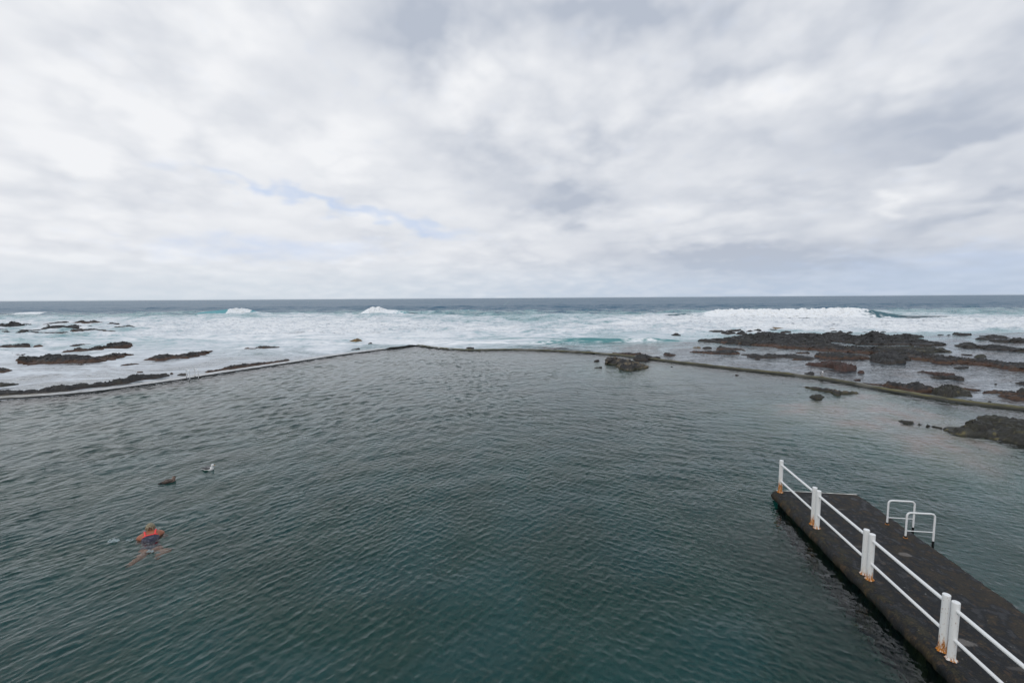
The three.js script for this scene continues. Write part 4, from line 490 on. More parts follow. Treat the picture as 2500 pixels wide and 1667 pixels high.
rock('rock', 'narrow yellowish weed covered rock ridge inside the pool at right', null, 'tan', [[17.36, -27.35, 17.43, -27.46, 0.03], [17.39, -27.08, 17.61, -27.42, 0.09], [17.41, -26.73, 17.68, -27.15, 0.11], [17.52, -26.41, 17.89, -26.99, 0.16], [17.6, -26.09, 18.05, -26.77, 0.18], [17.75, -25.86, 18.2, -26.53, 0.18], [17.88, -25.63, 18.31, -26.25, 0.17], [17.75, -25.01, 18.37, -25.91, 0.25], [17.84, -24.94, 18.47, -25.83, 0.25], [18.21, -25.26, 18.61, -25.82, 0.16], [18.51, -25.28, 18.83, -25.71, 0.12], [18.86, -25.35, 19.11, -25.7, 0.1], [19.14, -25.34, 19.38, -25.67, 0.09], [19.32, -25.29, 19.41, -25.41, 0.03]]);
rock('rock', 'small peaked dark olive rock in the pool below the yellowish ridge', null, 'olive', [[16.01, -24.52, 16.04, -24.57, 0.01], [15.88, -23.98, 16.3, -24.63, 0.19], [15.99, -23.9, 16.47, -24.63, 0.21], [16.32, -24.07, 16.7, -24.63, 0.16], [16.76, -24.38, 16.86, -24.52, 0.04]]);
rock('rock', 'flat pointed olive rock at the tip of the right stone chain in pool', null, 'olive', [[16.81, -19.72, 16.84, -19.76, 0.01], [16.68, -19.35, 16.92, -19.63, 0.09], [16.69, -19.14, 17.03, -19.54, 0.13], [16.82, -19.06, 17.16, -19.44, 0.13], [17.05, -19.17, 17.15, -19.29, 0.04]]);
rock('rock', 'small round stone next to the tip of the stone chain', null, 'olive', [[17.06, -19.08, 17.11, -19.13, 0.02], [17.01, -18.92, 17.15, -19.08, 0.07], [17.27, -19.06, 17.32, -19.11, 0.02]]);
rock('rock', 'second small stone along the stone chain in the pool', null, 'olive', [[17.09, -18.75, 17.15, -18.82, 0.03], [17.1, -18.64, 17.26, -18.83, 0.08], [17.33, -18.75, 17.4, -18.83, 0.04]]);
rock('rock', 'low dark stone strip joining the chain to the big pool rock', null, 'olive', [[17.31, -18.73, 17.4, -18.82, 0.04], [17.34, -18.49, 17.48, -18.65, 0.07], [17.37, -18.32, 17.52, -18.47, 0.07], [17.5, -18.33, 17.54, -18.37, 0.02]]);
rock('rock', 'rounded slab forming the back of the big rock at the right pool edge', null, 'olive', [[20.45, -19.95, 20.61, -20.11, 0.04], [20.29, -19.7, 20.8, -20.21, 0.13], [20.52, -19.59, 21.23, -20.28, 0.17], [20.68, -19.49, 21.43, -20.21, 0.18], [20.76, -19.19, 21.61, -20, 0.21], [21.02, -18.95, 21.9, -19.77, 0.21], [21.24, -18.8, 22.1, -19.58, 0.2], [21.53, -18.61, 22.43, -19.41, 0.21], [21.82, -18.43, 22.62, -19.12, 0.18]]);
rock('rock', 'big smooth olive black rock with yellow weed at the right pool edge', null, 'olive', [[17.42, -18.28, 17.51, -18.37, 0.02], [17.39, -18.07, 17.74, -18.44, 0.07], [17.38, -17.81, 18.01, -18.46, 0.12], [17.42, -17.6, 18.31, -18.53, 0.17], [17.51, -17.49, 18.99, -19.02, 0.28], [17.63, -17.38, 19.66, -19.44, 0.37], [17.81, -17.28, 19.91, -19.38, 0.38], [18.02, -17.14, 20.14, -19.21, 0.38], [18.08, -16.86, 20.34, -19.03, 0.4], [18.25, -16.6, 20.66, -18.85, 0.42], [18.43, -16.25, 20.95, -18.53, 0.44], [18.51, -15.84, 21.35, -18.35, 0.49], [18.71, -15.56, 21.37, -17.83, 0.45]]);
rock('rock', 'tiny rock tip in the pool in front of the green wall', null, 'black', [[15.39, -31.6, 15.45, -31.73, 0.04], [15.49, -31.44, 15.61, -31.68, 0.08], [15.69, -31.5, 15.74, -31.6, 0.03]]);

// ---------------------------------------------------------------- jetty
const JETTY = [6.942, -11.898], JX = [0.98911, 0.14714], JZ = [-0.14714, 0.98911], DECK = 0.26, JTURN = Math.atan2(-0.14714, 0.98911);
const jetty = thing('jetty', 'dark wet asphalt topped concrete jetty carrying the white railings', 'jetty', JETTY[0], 0, JETTY[1], JTURN);
{
  const LEN = 11, prof = [[0.14, -1.6], [0.13, 0.0], [0.1, 0.03], [0.0, 0.035], [-0.035, 0.055], [-0.05, 0.1], [-0.045, 0.15], [-0.02, 0.2], [0.025, 0.24], [0.08, 0.257], [0.14, DECK]];
  for (let x = 0.3; x < 2.0; x += 0.15) prof.push([x, DECK + 0.006 * Math.sin((x / 2.05) * Math.PI)]);
  prof.push([2.03, DECK], [2.07, 0.245], [2.09, 0.21], [2.095, 0.12], [2.08, 0.0], [2.07, -1.6]);
  const n = 300, w = prof.length, P = [], U = [], C = [], I = [];
  for (let i = -2; i <= n; i++) {
    const z = Math.max(0, (i / n) * LEN), inset = i < 0 ? (i === -2 ? 0.05 : 0.015) : 0;
    let s = 0;
    prof.forEach(([x, y], j) => {
      if (j) s += Math.hypot(x - prof[j - 1][0], y - prof[j - 1][1]);
      const edge = j < 11 || j > w - 7, chip = edge ? 0.022 * fbm3(x * 3, y * 5, z * 2.2, 4, 0.6) + 0.012 * Math.min(0, n3(x * 2 + 9, y * 3, z * 5)) : 0.003 * n3(x * 2, 0, z * 2);
      P.push(x + (x < 1 ? 1 : -1) * inset + (edge ? chip : 0), y - (y > 0 ? inset * 0.6 : 0) + (edge ? chip * 0.6 : chip), z + (i < 0 ? 0 : 0)); U.push(x, z);
      const side = y < 0.235 ? 1 : 0, m = fbm3(x * 2.2, y * 2, z * 1.3, 5, 0.6), e = fbm3(x * 9, y * 9, z * 7, 3, 0.6);
      const k = side ? smooth(-0.3, 0.3, m + e * 0.4) : 0;
      C.push(lerp(1, 1.5, k), lerp(1, 1.35, k), lerp(1, 0.9, k));
    });
  }
  for (let i = 0; i < n + 2; i++) for (let j = 0; j < w - 1; j++) { const a = i * w + j, b = a + 1, c = a + w, e = c + 1; I.push(a, b, e, a, e, c); }
  const shut = []; for (let j = 0; j < w; j++) shut.push(new THREE.Vector2(P[j * 3], P[j * 3 + 1]));
  for (const f of THREE.ShapeUtils.triangulateShape(shut, [])) I.push(f[0], f[2], f[1]);
  const g = new THREE.BufferGeometry(); g.setAttribute('position', new THREE.Float32BufferAttribute(P, 3)); g.setAttribute('uv', new THREE.Float32BufferAttribute(U, 2)); g.setAttribute('color', new THREE.Float32BufferAttribute(C, 3)); g.setIndex(I); g.computeVertexNormals();
  // weathered asphalt: brown algae, pale scrapes, bird droppings, worn patches; u across (0 to 2.2 m), v along (0 to 8.8 m)
  const W = 512, H = 2048, rnd = mulberry(51), spots = [], bare = [[1.12, 0.98, 0.17, 0.035, 0.5], [0.62, 2.75, 0.16, 0.05, 0.25], [1.3, 2.95, 0.12, 0.09, 0.7], [0.52, 5.45, 0.2, 0.1, 0.8], [0.95, 5.9, 0.22, 0.06, 0.3], [0.3, 5.62, 0.1, 0.05, 0.6]];
  for (let i = 0; i < 150; i++) spots.push([rnd() * 2.1, rnd() * 8.8, 0.004 + 0.012 * rnd() * rnd(), rnd()]);
  const near = Array.from({ length: 90 }, () => []); for (const s of spots) for (let q = -1; q <= 1; q++) near[clamp(Math.floor(s[1] * 10) + q, 0, 89)].push(s);
  const rough = new Float32Array(W * H), rise = new Float32Array(W * H);
  const map = bytes(W, H, (i, j, o) => {
    const x = (i / W) * 2.2, z = (j / H) * 8.8;
    const a = fbm2(x * 1.3, z * 0.9, 5, 0.6), b = fbm2(x * 3 + 20, z * 2.1, 5, 0.6), c = fbm2(x * 22, z * 22, 4, 0.7), grain = n2(x * 90, z * 90), across = smooth(0.9, 1.9, x + 0.3 * a);
    let col = [0.0105, 0.0115, 0.013], brown = smooth(-0.1, 0.4, b + a * 0.6 + (across - 0.5) * 0.4) * (0.5 + 0.5 * smooth(-0.3, 0.4, c));
    const edge = smooth(0.34, 0.1, x + 0.1 * a);
    const mix = (q, w) => { for (let k = 0; k < 3; k++) col[k] = lerp(col[k], q[k], w); };
    mix([0.04, 0.03, 0.017], brown * 0.8); mix([0.036, 0.032, 0.018], edge * smooth(-0.2, 0.3, b + c * 0.5) * 0.8); mix([0.11, 0.09, 0.055], smooth(0.38, 0.62, c + b * 0.35) * 0.55); mix([0.1, 0.06, 0.03], smooth(0.34, 0.55, fbm2(x * 6 + 50, z * 3.5, 4)) * 0.4);
    for (const [px, pz, rx, rz, w] of bare) { const r = Math.hypot((x - px) / rx, (z - pz) / rz) + 0.5 * b + 0.25 * c; if (r < 1.1) mix([0.17, 0.155, 0.14], smooth(1.05, 0.6, r) * w); }
    for (const [px, pz, r, w] of near[Math.min(89, Math.floor(z * 10))]) { const q = Math.hypot(x - px, (z - pz) * 0.8) / r + 0.5 * grain; if (q < 1) mix([0.45, 0.43, 0.38], smooth(1, 0.4, q) * (0.35 + 0.6 * w)); }
    const g = 1 + 0.16 * grain + 0.18 * c;
    o[0] = sr(Math.max(0.004, col[0] * g)); o[1] = sr(Math.max(0.004, col[1] * g)); o[2] = sr(Math.max(0.004, col[2] * g));
    rough[j * W + i] = clamp(0.74 - 0.26 * smooth(0.1, 0.5, -b - a * 0.4) + 0.12 * c, 0.35, 0.98); rise[j * W + i] = 0.5 + 0.25 * c + 0.2 * grain + 0.15 * b;
  }, true);
  const rm = bytes(W, H, (i, j, o) => { o[0] = o[1] = o[2] = rough[j * W + i]; }), bm = bytes(W, H, (i, j, o) => { o[0] = o[1] = o[2] = rise[j * W + i]; });
  for (const t of [map, rm, bm]) t.repeat.set(1 / 2.2, 1 / 8.8);
  mesh('deck', g, new THREE.MeshPhysicalMaterial({ map, roughnessMap: rm, roughness: 1, bumpMap: bm, bumpScale: 0.012, vertexColors: true, specularIntensity: 0.6 }), jetty);
  // the white painted lip along the end of the deck
  const lip = new THREE.BoxGeometry(1.96, 0.012, 0.03, 90, 1, 1), p = lip.attributes.position;
  for (let i = 0; i < p.count; i++) { const x = p.getX(i); p.setY(i, p.getY(i) * (1 + 0.5 * n2(x * 5, 3))); p.setZ(i, p.getZ(i) * (0.75 + 0.6 * n2(x * 4, 9))); }
  lip.translate(1.04, DECK + 0.004, 0.014); lip.computeVertexNormals();
  mesh('edge_strip', lip, new THREE.MeshStandardMaterial({ color: new THREE.Color().setRGB(0.62, 0.61, 0.58), roughness: 0.7 }), jetty);
}
const onJetty = (x, z) => [JETTY[0] + JX[0] * x + JZ[0] * z, JETTY[1] + JX[1] * x + JZ[1] * z];

// white paint with rust at the foot and where it chipped; v runs up the post
function paint(seed, foot, specks, tall) {
  const W = 96, H = 384, rm = new Float32Array(W * H);
  const map = bytes(W, H, (i, j, o) => {
    const a = (i / W) * 6.2832, v = j / H, cx = Math.cos(a) * 1.1 + seed * 7, cz = Math.sin(a) * 1.1, y = v * tall;
    const m = fbm3(cx * 1.3, y * 7, cz * 1.3, 4, 0.6), e = fbm3(cx * 5, y * 22, cz * 5, 3, 0.65), lean = 0.5 + 0.5 * n3(Math.cos(a) * 0.8 + seed, seed, Math.sin(a) * 0.8);
    let rust = smooth(0.0, 0.12, foot * (0.35 + 1.1 * lean) + 0.07 * m + 0.05 * e - y) * smooth(-0.35, 0.1, e + m * 0.6 + 0.25);
    rust = Math.max(rust, smooth(specks, specks + 0.1, m * 0.6 + e * 0.75)); const stain = smooth(0.0, 0.2, foot * (0.6 + 1.2 * lean) + 0.1 * m + 0.08 - y) * 0.35 * smooth(-0.2, 0.3, m);
    const c = [0.8, 0.81, 0.8], k = smooth(-0.2, 0.5, e), r = [lerp(0.58, 0.2, k), lerp(0.21, 0.06, k), lerp(0.018, 0.01, k)];
    for (let q = 0; q < 3; q++) o[q] = sr(lerp(lerp(c[q], [0.68, 0.56, 0.36][q], stain), r[q], rust) * (1 + 0.03 * e));
    rm[j * W + i] = lerp(0.38, 0.85, rust);
  }, true);
  const rough = bytes(W, H, (i, j, o) => { o[0] = o[1] = o[2] = rm[j * W + i]; });
  return new THREE.MeshStandardMaterial({ map, roughnessMap: rough, roughness: 1 });
}
const POSTS = [paint(1, 0.26, 0.6, 0.86), paint(2, 0.19, 0.58, 0.86), paint(3, 0.1, 0.6, 0.86), paint(4, 0.1, 0.55, 0.86), paint(5, 0.15, 0.62, 0.86), paint(6, 0.2, 0.46, 0.86), paint(7, 0.12, 0.52, 0.86)];
const RAILS = [paint(8, -1, 0.5, 1.7), paint(9, -1, 0.66, 1.7)], WHITE = new THREE.MeshStandardMaterial({ color: new THREE.Color().setRGB(0.8, 0.81, 0.81), roughness: 0.38 }), BLACK = new THREE.MeshStandardMaterial({ color: 0x121314, roughness: 0.6 });
const RUSTY = new THREE.MeshStandardMaterial({ color: new THREE.Color().setRGB(0.34, 0.13, 0.025), roughness: 0.85 });
function postShape(r, h, seed) {
  const pts = [[r + 0.022, 0], [r + 0.02, 0.008], [r + 0.008, 0.018], [r, 0.03]]; for (let i = 1; i < 14; i++) pts.push([r, 0.03 + ((h - 0.045) * i) / 14]);
  pts.push([r, h - 0.008], [r - 0.003, h - 0.002], [r - 0.01, h], [0.0001, h]);
  const g = new THREE.LatheGeometry(pts.map(([a, b]) => new THREE.Vector2(a, b)), 28), p = g.attributes.position, uv = g.attributes.uv;
  for (let i = 0; i < p.count; i++) { const x = p.getX(i), y = p.getY(i), z = p.getZ(i); uv.setY(i, 0.005 + 0.985 * (y / h)); if (y < 0.02) { const k = 1 + 0.22 * n3(x * 30 + seed, y * 10, z * 30); p.setX(i, x * k); p.setZ(i, z * k); } }
  g.computeVertexNormals(); return g;
}
function bar(a, b, r, bow = 0) {
  const A = new THREE.Vector3(...a), B = new THREE.Vector3(...b), M = A.clone().lerp(B, 0.5).add(new THREE.Vector3(0, -bow, 0)), g = new THREE.TubeGeometry(new THREE.QuadraticBezierCurve3(A, M, B), 14, r, 14);
  const uv = g.attributes.uv; for (let i = 0; i < uv.count; i++) { const u = uv.getX(i); uv.setXY(i, uv.getY(i), u); } return g;
}
function railing(label, za, zb, mats, rails, h) {
  const [x, z] = onJetty(0.128, za), L = zb - za, t = thing('railing', label, 'railing', x, DECK, z, JTURN, 'white railing panels along the jetty');
  mesh('post', postShape(0.049, h, za), POSTS[mats[0]], t);
  const p = mesh('post', postShape(0.049, h, zb), POSTS[mats[1]], t); p.position.z = L;
  mesh('rail', bar([0, 0.745, 0.03], [0, 0.745, L - 0.03], 0.026, 0.004), RAILS[rails[0]], t);
  mesh('rail', bar([0, 0.312, 0.03], [0, 0.312, L - 0.03], 0.024, 0.004), RAILS[rails[1]], t);
  return t;
}
railing('white railing panel at the seaward end of the jetty, with the rustiest end post', 0.102, 1.856, [0, 1], [1, 0], 0.865);
railing('white railing panel second from the seaward end, its lower rail rust marked', 2.03, 3.767, [2, 3], [1, 0], 0.86);
railing('white railing panel opposite the jetty ladder\'s landward side, third from the end', 3.936, 5.657, [4, 5], [1, 1], 0.86);
railing('white railing panel nearest the shore, running out of view', 5.826, 7.56, [6, 2], [1, 1], 0.86);

// ---------------------------------------------------------------- ladders
class Bent extends THREE.CurvePath {}
function hoop(points, r, bend) {
  const path = new Bent(), v = points.map((p) => new THREE.Vector3(...p)); let last = v[0];
  for (let i = 1; i < v.length; i++) {
    if (i === v.length - 1) { path.add(new THREE.LineCurve3(last, v[i])); break; }
    const a = v[i].clone().add(v[i - 1].clone().sub(v[i]).setLength(bend)), b = v[i].clone().add(v[i + 1].clone().sub(v[i]).setLength(bend));
    path.add(new THREE.LineCurve3(last, a)); path.add(new THREE.QuadraticBezierCurve3(a, v[i], b)); last = b;
  }
  return new THREE.TubeGeometry(path, 64, r, 12);
}
function ladder(label, at, turn, base, span, gap, r, low, tall, tread) {
  const t = thing('pool_ladder', label, 'ladder', at[0], 0, at[1], turn);
  for (const z of [0, gap]) {
    const h = mesh('handrail', hoop([[0, base, z], [0, base + tall, z], [span, base + tall, z], [span, -0.9, z]], r, 0.075), WHITE, t);
    mesh('crossbar', bar([0, base + low, z], [span, base + low, z], r * 0.5), WHITE, h);
    const foot = mesh('foot', new THREE.CylinderGeometry(r * 1.12, r * 1.3, 0.05, 14), BLACK, h); foot.position.set(0, base + 0.025, z);
    const sleeve = mesh('sleeve', new THREE.CylinderGeometry(r * 1.12, r * 1.12, base + 0.1, 14), BLACK, h); sleeve.position.set(span, (base - 0.1) / 2 - 0.03, z);
    const plate = mesh('base_plate', new THREE.CylinderGeometry(r * 2.1, r * 2.3, 0.008, 16), tread, h); plate.position.set(0, base + 0.006, z);
  }
  for (let k = 0; k < 3; k++) mesh('rung', bar([span, -0.12 - 0.26 * k, 0], [span, -0.12 - 0.26 * k, gap], r * 0.8), WHITE, t);
  return t;
}
ladder('white tubular ladder with two hooped handrails on the jetty', onJetty(1.77, 1.64), JTURN, DECK, 0.53, 0.6, 0.0185, 0.16, 0.56, RUSTY);
{
  const far = [-22.3, -31.3], dir = Math.atan2(-(-30.72 + 31.3), -21.62 + 22.3);
  ladder('small white hooped ladder standing far away on the pale pool wall', far, dir, 0.12, 0.72, -0.5, 0.021, 0.2, 0.58, BLACK);
}

// ---------------------------------------------------------------- living things: surfaces joined from tapered limbs
const seg = (p, a, b, ra, rb) => { const bx = b[0] - a[0], by = b[1] - a[1], bz = b[2] - a[2], px = p[0] - a[0], py = p[1] - a[1], pz = p[2] - a[2], t = clamp((px * bx + py * by + pz * bz) / (bx * bx + by * by + bz * bz + 1e-9)); return Math.hypot(px - bx * t, py - by * t, pz - bz * t) - lerp(ra, rb, t); };
const smin = (a, b, k) => { const h = Math.max(k - Math.abs(a - b), 0) / k; return Math.min(a, b) - h * h * k * 0.25; };
function limbs(list, k) { return (p) => { let d = 9; for (const [a, b, ra, rb] of list) d = smin(d, seg(p, a, b, ra, rb), k); return d; }; }
function surface(fn, lo, hi, res) {
  const mc = new MarchingCubes(res, new THREE.MeshStandardMaterial(), false, false, 400000), c = [0, 1, 2].map((i) => (lo[i] + hi[i]) / 2), s = Math.max(...[0, 1, 2].map((i) => hi[i] - lo[i])) / 2, half = mc.size / 2, p = [0, 0, 0];
  for (let z = 0; z < mc.size; z++) for (let y = 0; y < mc.size; y++) for (let x = 0; x < mc.size; x++) {
    p[0] = c[0] + ((x - half) / half) * s; p[1] = c[1] + ((y - half) / half) * s; p[2] = c[2] + ((z - half) / half) * s; mc.field[x + y * mc.size + z * mc.size2] = -fn(p);
  }
  mc.isolation = 0; mc.update();
  let g = new THREE.BufferGeometry(); g.setAttribute('position', new THREE.BufferAttribute(mc.positionArray.slice(0, mc.count * 3), 3)); g = mergeVertices(g, 1e-5); g.scale(s, s, s); g.translate(...c);
  // outward normals from the field itself
  const q = g.attributes.position, n = new Float32Array(q.count * 3), e = 0.002;
  for (let i = 0; i < q.count; i++) { const a = [q.getX(i), q.getY(i), q.getZ(i)], d = [0, 1, 2].map((k) => { const u = a.slice(), v = a.slice(); u[k] += e; v[k] -= e; return fn(u) - fn(v); }), l = Math.hypot(...d) || 1; for (let k = 0; k < 3; k++) n[i * 3 + k] = d[k] / l; }
  g.setAttribute('normal', new THREE.BufferAttribute(n, 3)); return g;
}
function coloured(g, fn) { const p = g.attributes.position, C = new Float32Array(p.count * 3); for (let i = 0; i < p.count; i++) { const c = fn(p.getX(i), p.getY(i), p.getZ(i)); C.set(c, i * 3); } g.setAttribute('color', new THREE.BufferAttribute(C, 3)); return g; }
const skinMat = (r) => new THREE.MeshPhysicalMaterial({ vertexColors: true, roughness: r });

// the swimmer: own axes are x to the right, y up, -z ahead
{
  const person = thing('person', 'swimmer with short blonde hair in a navy swimsuit with coral straps', 'person', SWIM[0], 0, SWIM[1], Math.atan2(0.6, 0.8));
  const torso = [[[-0.075, -0.3, 0.5], [0.075, -0.3, 0.5], 0.13, 0.13], [[0, -0.25, 0.42], [0, -0.13, 0.25], 0.145, 0.125], [[-0.05, -0.075, 0.22], [-0.075, -0.025, 0.04], 0.11, 0.115], [[0.05, -0.075, 0.22], [0.075, -0.025, 0.04], 0.11, 0.115], [[-0.17, -0.035, -0.01], [0.17, -0.035, -0.01], 0.075, 0.075], [[-0.1, -0.005, 0.02], [0.1, -0.005, 0.02], 0.085, 0.085]];
  const arms = [];
  for (const s of [-1, 1]) arms.push([[s * 0.185, -0.04, -0.01], [s * 0.24, -0.34, -0.1], 0.066, 0.045], [[s * 0.24, -0.34, -0.1], [s * 0.2, -0.4, -0.32], 0.042, 0.029]);
  const head = [[[0, 0.02, -0.05], [0, 0.1, -0.1], 0.046, 0.04], [[0, 0.145, -0.11], [0, 0.155, -0.13], 0.056, 0.056], [[0, 0.1, -0.165], [0, 0.12, -0.14], 0.042, 0.058], [[0, 0.13, -0.198], [0, 0.112, -0.216], 0.01, 0.013], [[-0.07, 0.118, -0.135], [-0.071, 0.134, -0.13], 0.009, 0.01], [[0.07, 0.118, -0.135], [0.071, 0.134, -0.13], 0.009, 0.01]];
  const legs = [[[-0.085, -0.32, 0.52], [-0.19, -0.38, 0.72], 0.1, 0.066], [[-0.19, -0.38, 0.72], [-0.33, -0.33, 0.95], 0.058, 0.04], [[-0.33, -0.33, 0.95], [-0.38, -0.31, 1.02], 0.036, 0.024], [[0.085, -0.32, 0.52], [0.29, -0.4, 0.7], 0.1, 0.066], [[0.29, -0.4, 0.7], [0.13, -0.34, 0.88], 0.058, 0.04], [[0.13, -0.34, 0.88], [0.11, -0.32, 1.0], 0.036, 0.024]];
  const body = limbs([...torso, ...arms, ...head, ...legs], 0.07), trunk = limbs(torso, 0.07);
  const parts = [surface(body, [-0.55, -0.7, -0.4], [0.55, 0.4, 1.1], 106)];
  for (const s of [-1, 1]) {                                            // hands under water: palm, four fingers, thumb
    const w = [s * 0.37, -0.17, -0.33], list = [[w, [s * 0.375, -0.185, -0.42], 0.027, 0.032]];
    for (let f = 0; f < 4; f++) { const x = s * (0.345 + f * 0.021), l = [0.06, 0.072, 0.066, 0.05][s > 0 ? f : 3 - f]; list.push([[x, -0.187, -0.435], [x + s * 0.004, -0.197, -0.435 - l * 0.6], 0.0095, 0.0085], [[x + s * 0.004, -0.197, -0.435 - l * 0.6], [x + s * 0.002, -0.215, -0.435 - l], 0.0085, 0.007]); }
    list.push([[s * 0.35, -0.185, -0.38], [s * 0.315, -0.2, -0.43], 0.012, 0.009]);
    parts.push(surface(limbs(list, 0.012), [s * 0.37 - 0.12, -0.3, -0.55], [s * 0.37 + 0.12, -0.06, -0.3], 64).translate(-s * 0.17, -0.2, 0.06));
  }
  const skin = coloured(mergeGeometries(parts), (x, y, z) => { const m = 1 + 0.12 * fbm3(x * 6, y * 6, z * 6, 3), wet = z > 0.45 ? 1.15 : 1; return [0.31 * m * wet, 0.11 * m * wet, 0.054 * m * wet]; });  // skin colour slightly lighter from the hips down
  mesh('body', skin, skinMat(0.42), person);
  const suit = (p) => Math.max(trunk(p) - 0.007, 0.15 + 0.12 * Math.max(0, -p[1]) - p[2], p[2] - 0.62 + Math.abs(p[0]) * 0.9);
  mesh('swimsuit', coloured(surface(suit, [-0.3, -0.5, 0.05], [0.3, 0.2, 0.72], 80), (x, y, z) => { const f = smooth(0.25, 0.45, n3(x * 34, y * 34, z * 34)), g = smooth(0.55, 0.7, n3(x * 20 + 9, y * 20, z * 20)); return [lerp(lerp(0.008, 0.045, f), 0.15, g), lerp(lerp(0.008, 0.047, f), 0.15, g), lerp(lerp(0.024, 0.085, f), 0.2, g)]; }), skinMat(0.5), person);
  const CORAL = new THREE.MeshStandardMaterial({ color: new THREE.Color().setRGB(0.95, 0.06, 0.06), roughness: 0.55 });
  const onBack = (x, z) => { let y = 0.4; for (let i = 0; i < 60; i++) { const d = body([x, y, z]); if (d < 0.001) break; y -= d * 0.8; } return new THREE.Vector3(x, y + 0.006, z); };
  const ribbon = (pts, w) => { const c = new THREE.CatmullRomCurve3(pts), g = new THREE.TubeGeometry(c, 40, w, 8); return g; };
  for (const s of [-1, 1]) { const pts = []; for (let i = 0; i <= 9; i++) pts.push(onBack(s * lerp(0.088, 0.108, i / 9), lerp(0.157, -0.045, i / 9))); mesh('strap', ribbon(pts, 0.0155), CORAL, person); }
  const hem = []; for (let i = 0; i <= 12; i++) { const x = lerp(-0.135, 0.135, i / 12); hem.push(onBack(x, 0.153)); }
  mesh('neckline_trim', ribbon(hem, 0.013), CORAL, person);
  const cap = (p) => Math.max(Math.hypot(p[0] / 1.02, (p[1] - 0.15) * 0.95, (p[2] + 0.104) * 0.88) - 0.089 + 0.005 * n3(p[0] * 26, p[1] * 14, p[2] * 26), -0.178 - p[2] + (p[1] - 0.14) * -0.3, 0.07 - p[1] - Math.max(0, p[2] + 0.11) * 0.7);
  mesh('hair', coloured(surface(cap, [-0.14, 0.04, -0.28], [0.14, 0.32, 0.0], 72), (x, y, z) => { const k = smooth(-0.3, 0.5, n3(x * 38, y * 12, z * 38)); return [lerp(0.13, 0.34, k), lerp(0.11, 0.29, k), lerp(0.065, 0.19, k)]; }), skinMat(0.6), person);
  for (const s of [-1, 1]) { const e = mesh('eye', new THREE.SphereGeometry(0.011, 12, 8), WHITE, person); e.position.set(s * 0.027, 0.152, -0.192); }
}

// gulls: own axes are x ahead, y up, z to the right
function gull(label, at, turn, tint, pose) {
  const t = thing('gull', label, 'gull', at[0], at[1], at[2], turn), up = pose.stand ? 0.1 : 0;
  const H = pose.head, b = [[[-0.17, 0.06 + up, 0], [-0.06, 0.05 + up, 0], 0.022, 0.058], [[-0.06, 0.05 + up, 0], [0.08, 0.055 + up, 0], 0.068, 0.066], [[0.08, 0.055 + up, 0], [0.125, 0.085 + up, 0], 0.06, 0.045], [[0.125, 0.085 + up, 0], [H[0] - 0.015, H[1] - 0.035 + up, H[2]], 0.04, 0.029], [[H[0] - 0.012, H[1] + up, H[2]], [H[0] + 0.018, H[1] - 0.002 + up, H[2]], 0.034, 0.026]];
  mesh('body', coloured(surface(limbs(b, 0.04), [-0.24, -0.1, -0.2], [0.24, 0.36, 0.2], 52), (x, y, z) => tint.body(x, y - up, z)), skinMat(0.7), t);
  for (const s of [-1, 1]) {
    const wing = limbs([[[0.07, 0.1 + up, s * 0.045], [-0.04, 0.1 + up, s * 0.05], 0.032, 0.04], [[-0.04, 0.1 + up, s * 0.05], [-0.2, 0.088 + up, s * 0.02], 0.038, 0.014], [[-0.2, 0.088 + up, s * 0.02], [-0.265, 0.082 + up, s * 0.008], 0.011, 0.005]], 0.02);
    mesh('wing', coloured(surface(wing, [-0.3, -0.1, s * 0.05 - 0.2], [0.14, 0.34, s * 0.05 + 0.2], 60), (x, y, z) => tint.wing(x, y - up, z)), skinMat(0.7), t);
  }
  const tail = limbs([[[-0.13, 0.06 + up, -0.012], [-0.225, 0.066 + up, -0.024], 0.02, 0.012], [[-0.13, 0.06 + up, 0.012], [-0.225, 0.066 + up, 0.024], 0.02, 0.012]], 0.02);
  mesh('tail', coloured(surface(tail, [-0.27, 0.0 + up, -0.09], [-0.09, 0.15 + up, 0.09], 32), tint.tail), skinMat(0.7), t);
  const bill = new THREE.ConeGeometry(0.011, 0.06, 12); bill.scale(1, 1, 0.75); bill.rotateZ(-Math.PI / 2 - 0.12); const k = mesh('bill', bill, new THREE.MeshStandardMaterial({ color: tint.bill, roughness: 0.5 }), t); k.position.set(H[0] + 0.064, H[1] - 0.006 + up, H[2]);
  for (const s of [-1, 1]) { const e = mesh('eye', new THREE.SphereGeometry(0.006, 10, 8), BLACK, t); e.position.set(H[0] + 0.022, H[1] + 0.01 + up, H[2] + s * 0.024); }
  if (pose.stand) for (const s of [-1, 1]) {
    const leg = mesh('leg', new THREE.CylinderGeometry(0.006, 0.006, 0.1, 8), new THREE.MeshStandardMaterial({ color: 0xc9a08f, roughness: 0.6 }), t); leg.position.set(0.01, 0.055, s * 0.03);
    const foot = mesh('foot', new THREE.ConeGeometry(0.026, 0.05, 3), leg.material, leg); foot.scale.z = 0.25; foot.rotation.set(Math.PI / 2, 0, Math.PI / 2); foot.position.set(0.016, -0.047, 0);
  }
  return t;
}
const adult = { body: (x, y) => { const m = 0.78 + 0.05 * n3(x * 20, y * 20, 1); return [m, m, m * 0.99]; }, wing: (x, y, z) => { const m = 0.075 + 0.02 * n3(x * 18, y * 18, z * 18), e = smooth(0.06, 0.05, y); return x < -0.2 ? [0.015, 0.015, 0.016] : [lerp(m, 0.7, e), lerp(m * 1.03, 0.7, e), lerp(m * 1.12, 0.7, e)]; }, tail: () => [0.75, 0.75, 0.75], bill: 0xd9a21c };
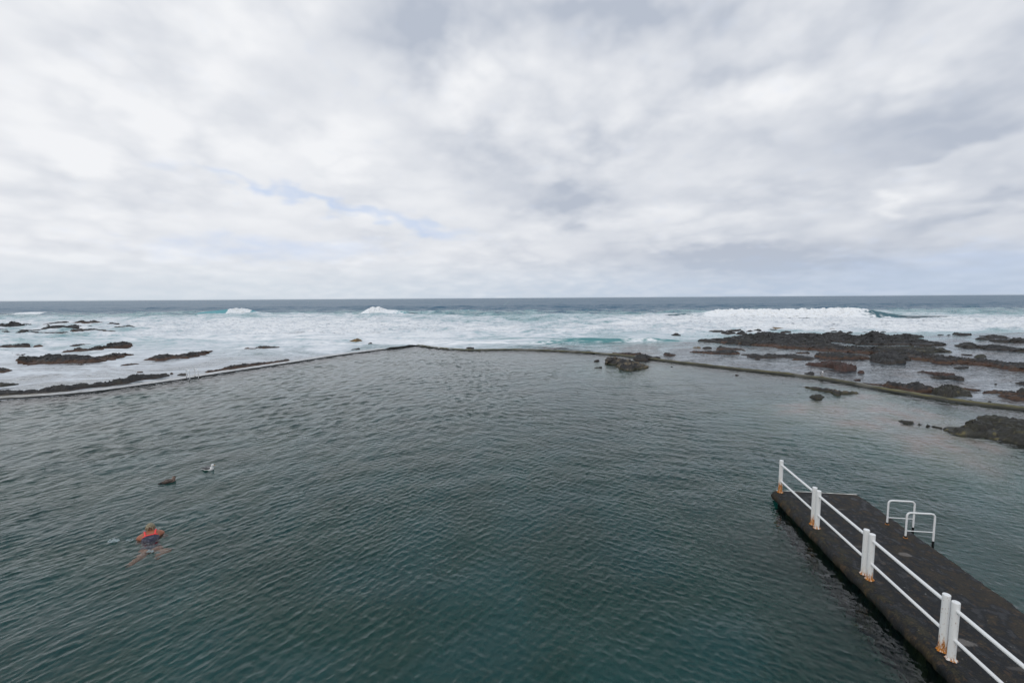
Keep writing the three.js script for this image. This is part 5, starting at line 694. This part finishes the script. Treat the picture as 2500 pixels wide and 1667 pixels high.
const young = { body: (x, y, z) => { const m = 1 + 0.5 * n3(x * 24, y * 24, z * 24); return [0.17 * m, 0.115 * m, 0.09 * m]; }, wing: (x, y, z) => { const m = 1 + 0.6 * n3(x * 26, y * 26, z * 26); return x < -0.17 ? [0.02, 0.018, 0.016] : [0.085 * m, 0.062 * m, 0.05 * m]; }, tail: () => [0.04, 0.032, 0.028], bill: 0x1c1a18 };
gull('white headed gull with dark grey wings floating on the pool beyond the swimmer', [-9.76, -0.052, -14.38], -0.1, adult, { head: [0.165, 0.205, 0.004] });
gull('brown mottled young gull floating between the swimmer and the white gull', [-10.27, -0.055, -13.34], 0.85, young, { head: [0.15, 0.165, -0.02] });
gull('white gull with dark wings preening on the green pool wall', [20.33, 0.165, -29.98], 0.55, adult, { head: [0.12, 0.2, -0.03], stand: true });

// ---------------------------------------------------------------- splashes round the swimmer
const SPRAY = new THREE.MeshPhysicalMaterial({ color: new THREE.Color().setRGB(0.42, 0.5, 0.51), roughness: 0.2, ior: 1.333 });
function splash(label, x, z, r, n, seed, high) {
  const q = mulberry(seed), list = [], ball = new THREE.IcosahedronGeometry(1, 1);
  for (let i = 0; i < n; i++) {
    const a = q() * 6.2832, d = r * Math.sqrt(q()), s = (0.004 + 0.012 * q() * q()) * (1.2 - d / r * 0.5), g = ball.clone(), y = (i % 5 ? 0 : q()) * high * (1 - (d / r) * 0.7) + 0.008 * q();
    g.scale(s * (0.8 + 1.4 * q()), s * (0.5 + 0.6 * q()), s); g.rotateY(q() * 6.28); g.translate(Math.cos(a) * d * 1.5, y, Math.sin(a) * d * 0.8); list.push(g);
  }
  const m = mesh('splash', mergeGeometries(list), SPRAY); m.position.set(x, 0.012, z); tag(m, label, 'splash', null, 'stuff');
}
splash('white splash where the left hand of the swimmer breaks the water', -9.0, -9.96, 0.085, 150, 3, 0.07);
splash('small white splash between the kicking feet of the swimmer', -7.82, -9.5, 0.05, 34, 4, 0.05);
splash('string of bubbles trailing beside the left arm of the swimmer', -8.68, -10.0, 0.06, 22, 6, 0.01);

renderer.render(scene, camera);
